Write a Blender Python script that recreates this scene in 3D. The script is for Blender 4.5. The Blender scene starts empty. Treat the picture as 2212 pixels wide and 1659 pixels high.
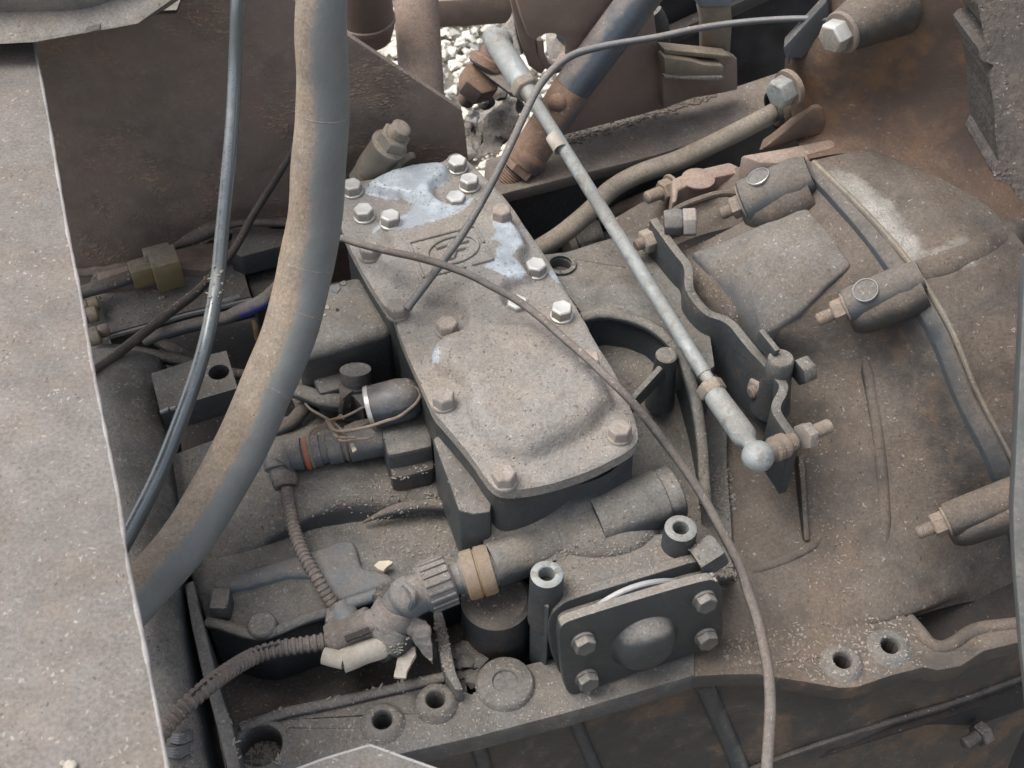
import bpy, bmesh, math, random
import numpy as np
from mathutils import Vector, Matrix, noise
from mathutils.geometry import tessellate_polygon, delaunay_2d_cdt
from mathutils.bvhtree import BVHTree
random.seed(11)
R = math.radians
SC = bpy.context.scene
COL = SC.collection

# ------------------------------------------------------------------ camera
PITCH = R(47.0)
CD = 1.2                                   # metres from lens to the middle of the shift cover
K = 1.0 / 2212 / CD                        # tangent per unit of my 2212-wide sketch grid
CAM = Vector((0, -CD * math.cos(PITCH), CD * math.sin(PITCH)))
cd = bpy.data.cameras.new('camera')
cam = bpy.data.objects.new('camera', cd); COL.objects.link(cam)
cam.location = CAM; cam.rotation_euler = (R(90) - PITCH, 0, 0)
cd.sensor_width = 36; cd.lens = 36 * CD / 1.0
cd.clip_start = 0.02; cd.clip_end = 200
cd.dof.use_dof = True; cd.dof.focus_distance = 1.17; cd.dof.aperture_fstop = 16
SC.camera = cam

# ------------------------------------------------------------------ light: overcast sky
SUN_EL, SUN_AZ = R(64), R(-82)             # high on the left, veiled by cloud
w = bpy.data.worlds.new('World'); SC.world = w; w.use_nodes = True
nt = w.node_tree; nt.nodes.clear()
sky = nt.nodes.new('ShaderNodeTexSky'); sky.sky_type = 'NISHITA'; sky.sun_disc = False
sky.sun_elevation = SUN_EL; sky.sun_rotation = SUN_AZ
sky.air_density = 0.6; sky.dust_density = 3.0; sky.ozone_density = 0.5
bg = nt.nodes.new('ShaderNodeBackground'); bg.inputs['Strength'].default_value = 0.15
wo = nt.nodes.new('ShaderNodeOutputWorld')
hs = nt.nodes.new('ShaderNodeHueSaturation'); hs.inputs['Saturation'].default_value = .42    # grey cloud cover
nt.links.new(sky.outputs[0], hs.inputs['Color']); nt.links.new(hs.outputs[0], bg.inputs[0]); nt.links.new(bg.outputs[0], wo.inputs[0])
sl = bpy.data.lights.new('sun', 'SUN'); sl.energy = 1.25; sl.angle = R(40); sl.color = (1, .97, .93)
sun = bpy.data.objects.new('sun', sl); COL.objects.link(sun)
sd = Vector((math.sin(SUN_AZ) * math.cos(SUN_EL), math.cos(SUN_AZ) * math.cos(SUN_EL), math.sin(SUN_EL)))
sun.rotation_euler = (-sd).to_track_quat('-Z', 'Y').to_euler(); sun.location = (0, 1, 4)
vs = SC.view_settings
vs.view_transform = 'Standard'; vs.look = 'None'; vs.gamma = 1; vs.use_curve_mapping = False
vs.exposure = 1.22

# ------------------------------------------------------------------ sketch grid -> place
FWD = Vector((0, math.cos(PITCH), -math.sin(PITCH))); UPV = Vector((0, math.sin(PITCH), math.cos(PITCH)))
def ray(u, v): return FWD + Vector((1, 0, 0)) * ((u - 1106) * K) + UPV * ((829.5 - v) * K)
def W(u, v, z):                             # on the level plane at height z
    r = ray(u, v); return CAM + r * ((z - CAM.z) / r.z)
def WY(u, v, y):                            # on the upright plane at distance y
    r = ray(u, v); return CAM + r * ((y - CAM.y) / r.y)
def WP(u, v, P, N):
    r = ray(u, v); return CAM + r * ((P - CAM).dot(N) / r.dot(N))
def WD(u, v, d): return CAM + ray(u, v) * d
def mpp(p): return (p - CAM).dot(FWD) * K   # metres per grid unit at that place
FRM = {'00': (0, 0, 1/3), '10': (737.33, 0, 1/3), '20': (1474.67, 0, 1/3),
       '01': (0, 553, 1/3), '11': (737.33, 553, 1/3), '21': (1474.67, 553, 1/3),
       '02': (0, 1106, 1/3), '12': (737.33, 1106, 1/3), '22': (1474.67, 1106, 1/3),
       'a': (715.7, 303.6, .25), 'b': (542.2, 786.2, .196), 'c': (650.6, 1138.6, .196),
       'd': (1355.4, 433.7, .196), 'e': (162.7, 460.9, .2696), 'f': (921.7, 0, .3677),
       'g': (1084.4, 1003, .3105), 'w': (0, 0, 1)}
def T(f, *c):                               # list of grid points from a detail sketch
    ox, oy, s = FRM[f]
    return [(ox + c[i] * s, oy + c[i + 1] * s) for i in range(0, len(c), 2)]
def T1(f, x, y): return T(f, x, y)[0]
def LV(pts, z): return [W(u, v, z) for u, v in pts]
def PTS(*c): return [(c[i], c[i + 1]) for i in range(0, len(c), 2)]
def P3(*c): return [W(c[i], c[i + 1], c[i + 2]) for i in range(0, len(c), 3)]

# ------------------------------------------------------------------ mesh builder
def crom(p, n):
    """Catmull-Rom through p, n steps a span (works on Vectors of any size)"""
    out = []
    for i in range(len(p) - 1):
        p0 = p[i - 1] if i else p[0] * 2 - p[1]
        p1, p2 = p[i], p[i + 1]
        p3 = p[i + 2] if i + 2 < len(p) else p[-1] * 2 - p[-2]
        for k in range(n):
            t = k / n
            out.append(0.5 * ((2 * p1) + (p2 - p0) * t + (2 * p0 - 5 * p1 + 4 * p2 - p3) * t * t + (3 * p1 - p0 - 3 * p2 + p3) * t ** 3))
    out.append(p[-1].copy() if hasattr(p[-1], 'copy') else p[-1])
    return out
def frame(d):
    d = d.normalized(); a = Vector((0, 0, 1)) if abs(d.z) < .9 else Vector((1, 0, 0))
    x = a.cross(d).normalized(); return x, d.cross(x)
class B:
    def __init__(s): s.bm = bmesh.new()
    def poly_loop(s, pts, ext, holes=(), cap=False):
        """slab: outline pts (plus holes) pushed along ext"""
        bm = s.bm; ext = Vector(ext)
        loops = [list(pts)] + [list(h) for h in holes]
        n = Vector((0, 0, 0)); L = loops[0]
        for i in range(len(L)): n += L[i].cross(L[(i + 1) % len(L)])
        if n.dot(ext) > 0: loops[0].reverse()          # top faces away from ext
        for h in loops[1:]:
            m = Vector((0, 0, 0))
            for i in range(len(h)): m += h[i].cross(h[(i + 1) % len(h)])
            if m.dot(ext) < 0: h.reverse()
        vt = [[bm.verts.new(p) for p in l] for l in loops]
        vb = [[bm.verts.new(p + ext) for p in l] for l in loops]
        for a, b in zip(vt, vb):
            for i in range(len(a)):
                j = (i + 1) % len(a)
                bm.faces.new((a[i], b[i], b[j], a[j]))
        if len(loops) == 1:
            bm.faces.new(vt[0])
            if cap: bm.faces.new(list(reversed(vb[0])))
        else:
            ft = [v for l in vt for v in l]; fb = [v for l in vb for v in l]
            up = -ext
            for t in tessellate_polygon(loops):
                a, b, c = (ft[k] for k in t)
                if (b.co - a.co).cross(c.co - a.co).dot(up) < 0: b, c = c, b
                if (b.co - a.co).cross(c.co - a.co).length > 1e-12: bm.faces.new((a, b, c))
                if cap:
                    a, b, c = (fb[k] for k in t)
                    if (b.co - a.co).cross(c.co - a.co).dot(up) > 0: b, c = c, b
                    if (b.co - a.co).cross(c.co - a.co).length > 1e-12: bm.faces.new((a, b, c))
        return s
    def slab(s, pts, z, depth, holes=(), cap=False):
        """level slab whose top outline is drawn on the grid at height z"""
        return s.poly_loop(LV(pts, z), (0, 0, -depth), [LV(h, z) for h in holes], cap)
    def tube(s, path, rad, seg=12, caps=True, ripple=None, flat=1.0):
        bm = s.bm; n = len(path)
        if not hasattr(rad, '__len__'): rad = [rad] * n
        x, y = frame(path[1] - path[0]); rings = []
        for i, p in enumerate(path):
            d = (path[min(i + 1, n - 1)] - path[max(i - 1, 0)]).normalized()
            x = (x - d * x.dot(d)).normalized(); y = d.cross(x)
            r = rad[i]
            rings.append([bm.verts.new(p + (x * math.cos(a) * flat + y * math.sin(a)) * r) for a in (2 * math.pi * k / seg for k in range(seg))])
        for a, b in zip(rings, rings[1:]):
            for k in range(seg):
                m = (k + 1) % seg; bm.faces.new((a[k], a[m], b[m], b[k]))
        if caps:
            bm.faces.new(list(reversed(rings[0]))); bm.faces.new(rings[-1])
        return s
    def lathe(s, o, d, prof, seg=24, closed=False, start=0.0):
        """prof: (along d, radius)"""
        bm = s.bm; d = Vector(d).normalized(); x, y = frame(d); rings = []
        for t, r in prof:
            c = o + d * t
            if r < 1e-6: rings.append([bm.verts.new(c)])
            else: rings.append([bm.verts.new(c + (x * math.cos(a) + y * math.sin(a)) * r) for a in (start + 2 * math.pi * k / seg for k in range(seg))])
        if closed: rings.append(rings[0])
        for a, b in zip(rings, rings[1:]):
            for k in range(seg):
                m = (k + 1) % seg
                if len(a) == 1 and len(b) == 1: continue
                if len(a) == 1: bm.faces.new((a[0], b[m], b[k]))
                elif len(b) == 1: bm.faces.new((a[k], a[m], b[0]))
                else: bm.faces.new((a[k], a[m], b[m], b[k]))
        return s
    def cyl(s, p, q, r, r2=None, seg=20, ch=.0):
        d = q - p; L = d.length; r2 = r if r2 is None else r2
        c = min(ch, r * .5, L * .4)
        pr = [(0, 0), (0, r - c), (c, r), (L - c, r2), (L, r2 - c), (L, 0)] if c > 0 else [(0, 0), (0, r), (L, r2), (L, 0)]
        return s.lathe(p, d, pr, seg)
    def hexa(s, p, d, r, h, start=0.0, ch=.12):
        """hexagon head or nut standing on p along d, r = half width over corners"""
        return s.lathe(p, d, [(0, 0), (0, r), (h * (1 - ch), r), (h, r * .86), (h, 0)], 6, start=start)
    def thread(s, p, d, r, L, pitch=.00175, seg=14):
        pr = [(0, 0)]; t = 0
        while t < L - .002:
            pr += [(t, r * .9), (t + pitch * .5, r)]; t += pitch
        pr += [(L - .001, r * .88), (L, r * .7), (L, 0)]
        return s.lathe(p, d, pr, seg)
    def box(s, c, x, y, z):
        """box from centre and three half-extent vectors"""
        bm = s.bm; x, y, z = Vector(x), Vector(y), Vector(z)
        if x.cross(y).dot(z) < 0: x = -x
        v = [bm.verts.new(c + x * i + y * j + z * k) for k in (-1, 1) for j in (-1, 1) for i in (-1, 1)]
        for f in ((0, 2, 3, 1), (4, 5, 7, 6), (0, 1, 5, 4), (2, 6, 7, 3), (0, 4, 6, 2), (1, 3, 7, 5)): bm.faces.new([v[i] for i in f])
        return s
    def bar(s, p, q, wd, ht, up=(0, 0, 1)):
        d = (q - p); x = d.normalized(); y = Vector(up).cross(x).normalized(); z = x.cross(y)
        return s.box((p + q) / 2, d / 2, y * wd / 2, z * ht / 2)
    def patch(s, rows, nu=4, nv=4, rough=0.0, sc=30):
        """smooth sheet through a grid of places"""
        bm = s.bm
        rr = [crom(r, nu) for r in rows]
        cols = [crom([r[j] for r in rr], nv) for j in range(len(rr[0]))]
        g = [[cols[j][i] for j in range(len(cols))] for i in range(len(cols[0]))]
        if rough:
            g = [[p + Vector((0, -.4, 1)) * rough * noise.fractal(p * sc, 1, 2, 4) for p in r] for r in g]
        vv = [[bm.verts.new(p) for p in r] for r in g]
        for a, b in zip(vv, vv[1:]):
            for k in range(len(a) - 1): bm.faces.new((a[k], b[k], b[k + 1], a[k + 1]))
        return s
    def ico(s, c, r, sub=1, jit=0.0, scale=(1, 1, 1), rot=None):
        m = Matrix.Translation(c) @ (rot or Matrix()) @ Matrix.Diagonal((r * scale[0], r * scale[1], r * scale[2], 1))
        g = bmesh.ops.create_icosphere(s.bm, subdivisions=sub, radius=1, matrix=m)
        if jit:
            for v in g['verts']: v.co += Vector((random.uniform(-1, 1), random.uniform(-1, 1), random.uniform(-1, 1))) * r * jit
        return s
    def rough(s, cuts, amt, sc, ax=None):
        bm = s.bm
        bmesh.ops.triangulate(bm, faces=[f for f in bm.faces if len(f.verts) > 4])
        for _ in range(cuts): bmesh.ops.subdivide_edges(bm, edges=bm.edges[:], cuts=1, use_grid_fill=True)
        bm.normal_update()
        for v in bm.verts: v.co += v.normal * amt * noise.fractal(v.co * sc, .9, 2.1, 5)
        return s
    def bevel(s, wd, seg=2, ang=32):
        bm = s.bm; bmesh.ops.recalc_face_normals(bm, faces=bm.faces[:]); bm.normal_update()
        ed = [e for e in bm.edges if len(e.link_faces) == 2 and e.calc_face_angle(0) > R(ang)]
        if ed: bmesh.ops.bevel(bm, geom=ed, offset=wd, offset_type='OFFSET', segments=seg, profile=.5, affect='EDGES', clamp_overlap=True)
        return s
_t = bmesh.new(); bmesh.ops.create_icosphere(_t, subdivisions=1, radius=1); _t.verts.index_update()
ICOV = np.array([v.co[:] for v in _t.verts]); ICOF = [[v.index for v in f.verts] for f in _t.faces]; _t.free()
class Blobs:
    """many small lumps gathered into one mesh"""
    def __init__(s, seed=1): s.V, s.F, s.n, s.r = [], [], 0, np.random.RandomState(seed)
    def add(s, c, r, jit=.3, scale=(1, 1, 1), rot=None):
        v = ICOV * np.array(scale) * r
        if rot is not None: v = v @ np.array(rot.to_3x3()).T
        s.V.append(v + np.array(c) + s.r.uniform(-1, 1, v.shape) * r * jit * min(scale)); s.F += [[i + s.n for i in f] for f in ICOF]; s.n += len(ICOV)
    def obj(s, name, m, parent=None, kind=None):
        V = np.concatenate(s.V); o0 = np.array(ORG[parent.name]) if parent else np.array([V[:, 0].mean(), V[:, 1].mean(), V[:, 2].min()])
        me = bpy.data.meshes.new(name); me.from_pydata([tuple(p) for p in V - o0], [], s.F); me.materials.append(m)
        o = bpy.data.objects.new(name, me); COL.objects.link(o)
        if parent: o.parent = parent
        else: o.location = o0
        ORG[o.name] = Vector(o0)
        if kind: o['kind'] = kind
        return o
def taper(l, r, f=.2, lo=.15):
    n = len(l); return [r * max(lo, min(1, i / (n * f) + lo, (n - 1 - i) / (n * f) + lo)) for i in range(n)]
def path(pts, n=6): return crom(pts, n)
def hose(pts, n=6):
    """pts (u, v, z, width on the grid) -> smooth centre line and radii"""
    c = [W(u, v, z) for u, v, z, _ in pts]; k0 = len(pts); r = [Vector((wd * .5 * mpp(p), 0, 0)) for p, (_, _, _, wd) in zip(c, pts)]
    cc, r = crom(c, n), [max(q.x, 1e-4) for q in crom(r, n)]; r0 = sum(r) / len(r)
    w_ = [Vector((noise.noise(p * 11), noise.noise(p * 11 + Vector((5, 0, 0))), 0)) * r0 * .16 for p in cc]        # nothing hangs perfectly true
    return [p + q for p, q in zip(cc, w_)], [q * (1 + .03 * noise.noise(p * 25)) for p, q in zip(cc, r)]

# ------------------------------------------------------------------ objects
ORG = {}
def thing(name, label, cat, loc=(0, 0, 0), group=None):
    o = bpy.data.objects.new(name, None); COL.objects.link(o); o.location = loc
    o.empty_display_size = .02
    o['label'] = label; o['category'] = cat
    if group: o['group'] = group
    ORG[o.name] = Vector(loc); return o
def mesh_of(b, m, ang=38):
    bm = b.bm; bmesh.ops.recalc_face_normals(bm, faces=bm.faces[:]) if not getattr(b, 'keep', False) else None
    me = bpy.data.meshes.new('m'); bm.to_mesh(me); bm.free()
    me.polygons.foreach_set('use_smooth', [True] * len(me.polygons)); me.set_sharp_from_angle(angle=R(ang))
    me.materials.append(m); return me
def part(parent, name, b, m, bev=0, ang=38, label=None):
    if bev: b.bevel(bev)
    o0 = ORG[parent.name] if parent else Vector((0, 0, 0))
    if o0.length: bmesh.ops.translate(b.bm, verts=b.bm.verts[:], vec=-o0)
    me = mesh_of(b, m, ang); me.name = name
    o = bpy.data.objects.new(name, me); COL.objects.link(o)
    if parent: o.parent = parent
    ORG[o.name] = o0
    if label: o['label'] = label
    return o
def solo(name, b, m, label=None, cat=None, group=None, kind=None, bev=0, ang=38):
    """a thing that is one mesh, its origin moved to where it stands"""
    if bev: b.bevel(bev)
    vs_ = [v.co for v in b.bm.verts]; lo = Vector((min(v.x for v in vs_), min(v.y for v in vs_), min(v.z for v in vs_))); hi = Vector((max(v.x for v in vs_), max(v.y for v in vs_), max(v.z for v in vs_)))
    o0 = Vector(((lo.x + hi.x) / 2, (lo.y + hi.y) / 2, lo.z))
    bmesh.ops.translate(b.bm, verts=b.bm.verts[:], vec=-o0)
    me = mesh_of(b, m, ang); me.name = name
    o = bpy.data.objects.new(name, me); COL.objects.link(o); o.location = o0; ORG[o.name] = o0
    if label: o['label'] = label
    if cat: o['category'] = cat
    if group: o['group'] = group
    if kind: o['kind'] = kind
    return o
def inst(parent, name, me, p, d, spin=0.0, sc=1.0, mat=None):
    """a piece sharing mesh data, standing on p along d"""
    o = bpy.data.objects.new(name, me); COL.objects.link(o)
    q = Vector(d).to_track_quat('Z', 'Y').to_matrix().to_4x4() @ Matrix.Rotation(spin, 4, 'Z')
    o.rotation_euler = q.to_euler(); o.location = p - ORG[parent.name]; o.scale = (sc, sc, sc)
    o.parent = parent; ORG[o.name] = ORG[parent.name]
    if mat: 
        o.material_slots[0].link = 'OBJECT'; o.material_slots[0].material = mat
    return o
def bvh(*objs):
    V, F = [], []
    for o in objs:
        k = len(V); off = ORG[o.name]
        V += [v.co + off for v in o.data.vertices]; F += [[k + i for i in p.vertices] for p in o.data.polygons]
    return BVHTree.FromPolygons(V, F)
def HIT(t, u, v, default=None):
    h = t.ray_cast(CAM, ray(u, v).normalized())
    if h[0] is None: return W(u, v, default), Vector((0, 0, 1))
    n = h[1]
    return h[0], (n if n.dot(ray(u, v)) < 0 else -n)

# ------------------------------------------------------------------ materials
def dirty(name, under, dust=(.20, .172, .15), amt=.55, rust=None, ramt=0.0, speck=.5, rough=.45, bump=.5, up=.5, dirv=(0, 0, 1), metal=0.0,
          scale=1.0, vary=.35, paint=None, crust=0.0, crustcol=(.24, .18, .10), spec=.4, stain=.45):
    m = bpy.data.materials.new(name); m.use_nodes = True; nt = m.node_tree; N, L = nt.nodes, nt.links; N.clear()
    out = N.new('ShaderNodeOutputMaterial'); bs = N.new('ShaderNodeBsdfPrincipled'); L.new(bs.outputs[0], out.inputs[0])
    geo = N.new('ShaderNodeNewGeometry'); pos = geo.outputs['Position']
    def sock(x, s):
        if isinstance(x, (int, float)): s.default_value = x
        else: L.new(x, s)
    def mth(op, a, b=0.0, c=None, clamp=False):
        n = N.new('ShaderNodeMath'); n.operation = op; n.use_clamp = clamp; sock(a, n.inputs[0]); sock(b, n.inputs[1])
        if c is not None: sock(c, n.inputs[2])
        return n.outputs[0]
    def nz(sc, det=5, ro=.6, off=0, dist=0.0):
        n = N.new('ShaderNodeTexNoise'); n.inputs['Scale'].default_value = sc; n.inputs['Detail'].default_value = det; n.inputs['Roughness'].default_value = ro; n.inputs['Distortion'].default_value = dist
        if off:
            a = N.new('ShaderNodeVectorMath'); a.inputs[1].default_value = (off, off * 1.7, -off); L.new(pos, a.inputs[0]); L.new(a.outputs[0], n.inputs['Vector'])
        else: L.new(pos, n.inputs['Vector'])
        return n.outputs['Fac']
    def ss(x, a, b):
        n = N.new('ShaderNodeMapRange'); n.interpolation_type = 'SMOOTHSTEP'; sock(x, n.inputs[0]); n.inputs[1].default_value = a; n.inputs[2].default_value = b; return n.outputs[0]
    def mix(f, a, b, bt='MIX'):
        n = N.new('ShaderNodeMix'); n.data_type = 'RGBA'; n.blend_type = bt; sock(f, n.inputs[0])
        for x, i in ((a, 6), (b, 7)):
            if isinstance(x, tuple): n.inputs[i].default_value = (*x, 1)
            else: L.new(x, n.inputs[i])
        return n.outputs[2]
    n1 = nz(6 * scale, 5, .6); n2 = nz(42 * scale, 7, .68); n3 = nz(330, 3, .7, 3.1); n4 = nz(14 * scale, 6, .65, 7.7)
    dt = N.new('ShaderNodeVectorMath'); dt.operation = 'DOT_PRODUCT'; L.new(geo.outputs['Normal'], dt.inputs[0]); dt.inputs[1].default_value = Vector(dirv).normalized()
    dn = ss(dt.outputs['Value'], -.25, .95)
    d = mth('ADD', amt - .5 - .65 - .8 * up, mth('ADD', mth('MULTIPLY', n1, .7), mth('MULTIPLY', n2, .6)))
    d = mth('ADD', d, mth('MULTIPLY', dn, 1.6 * up)); d = mth('ADD', d, .5)
    dm = ss(d, .22, .72)
    # what the dust lies on
    va = mth('ADD', mth('MULTIPLY', n4, vary * 2), 1 - vary)
    c0 = N.new('ShaderNodeMix'); c0.data_type = 'RGBA'; c0.blend_type = 'MULTIPLY'; c0.inputs[0].default_value = 1
    c0.inputs[6].default_value = (*under, 1)
    cb = N.new('ShaderNodeCombineColor'); [L.new(va, cb.inputs[i]) for i in range(3)]; L.new(cb.outputs[0], c0.inputs[7]); c = c0.outputs[2]
    if rust:
        rm = ss(mth('ADD', mth('MULTIPLY', n4, .6), mth('MULTIPLY', n2, .4)), .66 - .32 * ramt, .76 - .32 * ramt)
        c = mix(rm, c, rust)
    # dust, grain in the dust
    gv = mth('ADD', mth('MULTIPLY', ss(n3, .28, .72), .42), mth('MULTIPLY', n2, .9)); gv = mth('ADD', gv, .33)
    cb2 = N.new('ShaderNodeCombineColor'); [L.new(gv, cb2.inputs[i]) for i in range(3)]
    tone = mix(ss(n4, .38, .66), dust, tuple(x * k for x, k in zip(dust, (1.06, .98, .90))))
    dc = mix(1.0, tone, cb2.outputs[0], 'MULTIPLY')
    c = mix(mth('MULTIPLY', dm, .94), c, dc)
    st0 = mth('MULTIPLY', ss(mth('ADD', mth('MULTIPLY', n1, .55), mth('MULTIPLY', nz(24, 5, .7, 5.3), .45)), .47, .62), stain)      # old oil soaked into the dirt
    if stain: c = mix(st0, c, tuple(x * .38 for x in dust))
    rg = mth('ADD', rough, mth('MULTIPLY', dm, .9 - rough)); rg = mth('SUBTRACT', rg, mth('MULTIPLY', st0, .28))
    if paint:
        at = N.new('ShaderNodeAttribute'); at.attribute_name = 'paint'
        pm = ss(mth('ADD', mth('MULTIPLY', at.outputs['Fac'], .8), mth('ADD', mth('MULTIPLY', n2, .95), mth('MULTIPLY', n3, .35))), .84, 1.2)
        pm = mth('MULTIPLY', pm, ss(at.outputs['Fac'], .02, .5))
        c = mix(pm, c, mix(ss(n2, .38, .66), tuple(x * .82 for x in paint), tuple(x * 1.2 for x in paint))); rg = mth('ADD', mth('MULTIPLY', rg, mth('SUBTRACT', 1, pm)), mth('MULTIPLY', pm, .2))
    hgt = mth('ADD', mth('MULTIPLY', n2, .8), mth('MULTIPLY', n3, .35))
    if crust:
        v = N.new('ShaderNodeTexVoronoi'); v.inputs['Scale'].default_value = 190; v.inputs['Randomness'].default_value = 1
        st = N.new('ShaderNodeMapping'); st.inputs['Scale'].default_value = (.6, 1, 1.4); L.new(pos, st.inputs['Vector'])
        wp = N.new('ShaderNodeMix'); wp.data_type = 'VECTOR'; wp.inputs[0].default_value = .022
        nn = N.new('ShaderNodeTexNoise'); nn.inputs['Scale'].default_value = 60; L.new(pos, nn.inputs['Vector']); L.new(st.outputs[0], wp.inputs[4]); L.new(nn.outputs['Color'], wp.inputs[5]); L.new(wp.outputs[1], v.inputs['Vector'])
        cm = mth('MULTIPLY', ss(mth('SUBTRACT', 1, v.outputs['Distance']), .45, .75), ss(mth('ADD', mth('MULTIPLY', n4, .7), mth('MULTIPLY', n1, .3)), .62 - .25 * crust, .72 - .2 * crust))
        c = mix(mth('MULTIPLY', cm, .75), c, crustcol); hgt = mth('ADD', hgt, mth('MULTIPLY', cm, .55))
    if speck:
        den = ss(mth('ADD', n2, mth('MULTIPLY', n4, .5)), .55, .95)
        wn = N.new('ShaderNodeTexNoise'); wn.inputs['Scale'].default_value = 170; wn.inputs['Detail'].default_value = 1; L.new(pos, wn.inputs['Vector'])
        wv = N.new('ShaderNodeVectorMath'); wv.operation = 'MULTIPLY_ADD'; L.new(wn.outputs['Color'], wv.inputs[0]); wv.inputs[1].default_value = (.007, .007, .007); L.new(pos, wv.inputs[2])
        for sc_, rr_, wt, co, st_ in ((420, .48, .9, (.36, .34, .305), (1, .55, 1)), (300, .42, .75, (.36, .34, .305), (.5, 1, 1)), (130, .17, .7, (.40, .375, .335), (1, .7, 1)), (240, .40, .8, (.05, .046, .042), (1, 1, 1))):
            mp = N.new('ShaderNodeMapping'); mp.inputs['Scale'].default_value = st_; mp.inputs['Rotation'].default_value = (0, 0, sc_); L.new(wv.outputs[0], mp.inputs['Vector'])
            v = N.new('ShaderNodeTexVoronoi'); v.inputs['Scale'].default_value = sc_; L.new(mp.outputs[0], v.inputs['Vector'])
            sp = N.new('ShaderNodeSeparateColor'); L.new(v.outputs['Color'], sp.inputs[0])
            pk = mth('GREATER_THAN', sp.outputs[0], 1 - .5 * speck)
            rad = mth('MULTIPLY', sp.outputs[1], rr_)
            sm = mth('MULTIPLY', ss(mth('SUBTRACT', rad, v.outputs['Distance']), 0, .12), pk)
            sm = mth('MULTIPLY', mth('MULTIPLY', sm, mth('ADD', mth('MULTIPLY', dm, .8), .1)), mth('MULTIPLY', mth('ADD', mth('MULTIPLY', den, .85), .15), wt))
            c = mix(sm, c, co); hgt = mth('ADD', hgt, mth('MULTIPLY', sm, .7))
    L.new(c, bs.inputs['Base Color']); L.new(rg, bs.inputs['Roughness'])
    bs.inputs['Metallic'].default_value = 0
    if metal: L.new(mth('MULTIPLY', mth('SUBTRACT', 1, dm), metal), bs.inputs['Metallic'])
    bs.inputs['Specular IOR Level'].default_value = spec
    bp = N.new('ShaderNodeBump'); bp.inputs['Strength'].default_value = bump; bp.inputs['Distance'].default_value = .0022; L.new(hgt, bp.inputs['Height']); L.new(bp.outputs[0], bs.inputs['Normal'])
    return m
DUST = (.216, .203, .184)
BR = (.185, .14, .112)
M = {}
M['cover'] = dirty('cover_dust', (.09, .085, .08), DUST, .95, (.12, .075, .05), .3, 1.2, .5, .8, .3, paint=(.32, .35, .37), stain=.22, spec=.5)
M['case'] = dirty('case_iron', (.036, .041, .044), (.158, .149, .133), .42, (.075, .057, .042), .3, .8, .5, .8, .6, stain=.65)
M['case_dark'] = dirty('case_dark', (.030, .032, .034), (.10, .09, .08), .36, (.065, .05, .036), .4, .6, .5, .7, .55, stain=.6)
M['flange'] = dirty('flange_iron', (.052, .053, .053), (.145, .137, .125), .55, None, 0, .7, .55, .5, .4, stain=.5)
M['bell'] = dirty('bell_iron', (.040, .038, .035), (.120, .100, .082), .50, (.09, .058, .037), .5, .32, .5, .8, .5, stain=.75)
M['pad'] = dirty('bell_pad', (.085, .09, .094), (.14, .13, .117), .58, None, 0, .3, .5, .3, .3, stain=.35)
M['bluegrey'] = dirty('bluegrey_paint', (.125, .158, .178), (.16, .145, .132), .36, None, 0, .3, .38, .4, .3, stain=.5, scale=1.6)
M['darkpaint'] = dirty('dark_paint', (.058, .066, .072), (.13, .115, .10), .42, (.10, .066, .045), .25, .15, .4, .4, .45, stain=.4)
M['rust'] = dirty('rust_housing', (.080, .055, .041), (.125, .086, .062), .48, (.13, .075, .042), .5, .15, .6, .5, .3, stain=.6)
M['brown'] = dirty('brown_steel', (.18, .138, .114), (.24, .185, .15), .6, (.21, .135, .095), .3, .15, .55, .35, .4, stain=.3)
M['rail'] = dirty('rail_crust', (.16, .126, .105), (.195, .16, .135), .48, (.17, .115, .09), .5, .5, .7, .9, .2, crust=.52, crustcol=(.29, .23, .16), stain=.55)
M['beam'] = dirty('beam_brown', (.09, .08, .072), (.155, .133, .113), .6, (.115, .082, .065), .3, .25, .6, .5, .6, crust=.2, crustcol=(.19, .15, .105), stain=.3)
M['panel'] = dirty('panel_dust', (.10, .101, .097), (.176, .160, .144), .76, (.14, .115, .096), .16, .5, .5, .45, .2, stain=.25)
M['edge'] = dirty('bare_edge', (.30, .29, .28), (.24, .225, .21), .4, None, 0, .3, .5, .3, .1)
M['tank'] = dirty('tank_dust', (.13, .128, .12), (.21, .195, .172), .74, (.16, .13, .10), .3, .6, .6, .5, .3, stain=.25)
M['rubber'] = dirty('hose_rubber', (.155, .163, .158), (.232, .193, .150), .72, None, 0, .4, .6, .4, .85, dirv=(-.8, .05, .6), vary=.25, stain=.35, scale=1.3, spec=.25)
M['shiny'] = dirty('shiny_hose', (.13, .15, .155), (.26, .26, .24), .04, None, 0, 0, .22, .06, .35, dirv=(-.2, -.3, .8), spec=1.0, vary=.3, metal=.4, stain=.2)
M['cable'] = dirty('cable_rubber', (.05, .058, .064), (.17, .152, .137), .24, None, 0, .3, .30, .3, .4, vary=.3, spec=.8, stain=.2)
M['cable_dusty'] = dirty('cable_dusty', (.055, .057, .058), (.15, .132, .118), .56, None, 0, .4, .45, .35, .35, stain=.4)
M['strap'] = dirty('strap', (.05, .048, .045), (.125, .105, .09), .62, None, 0, .3, .6, .3, .3)
M['galv'] = dirty('galvanised', (.31, .335, .33), (.20, .195, .178), .36, (.15, .155, .15), .45, .3, .38, .45, .2, metal=.3, stain=.3, scale=2.2)
M['zinc'] = dirty('bolt_steel', (.50, .49, .455), (.20, .18, .15), .36, (.17, .12, .08), .14, .4, .34, .3, -.5, metal=.3, stain=.3)
M['bolt'] = dirty('bolt_dusty', (.28, .26, .235), (.245, .215, .188), .62, (.17, .12, .08), .3, .5, .5, .4, .3)
M['stud'] = dirty('stud_steel', (.16, .135, .11), (.2, .165, .135), .6, (.15, .095, .06), .4, .2, .55, .3, .2)
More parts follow.
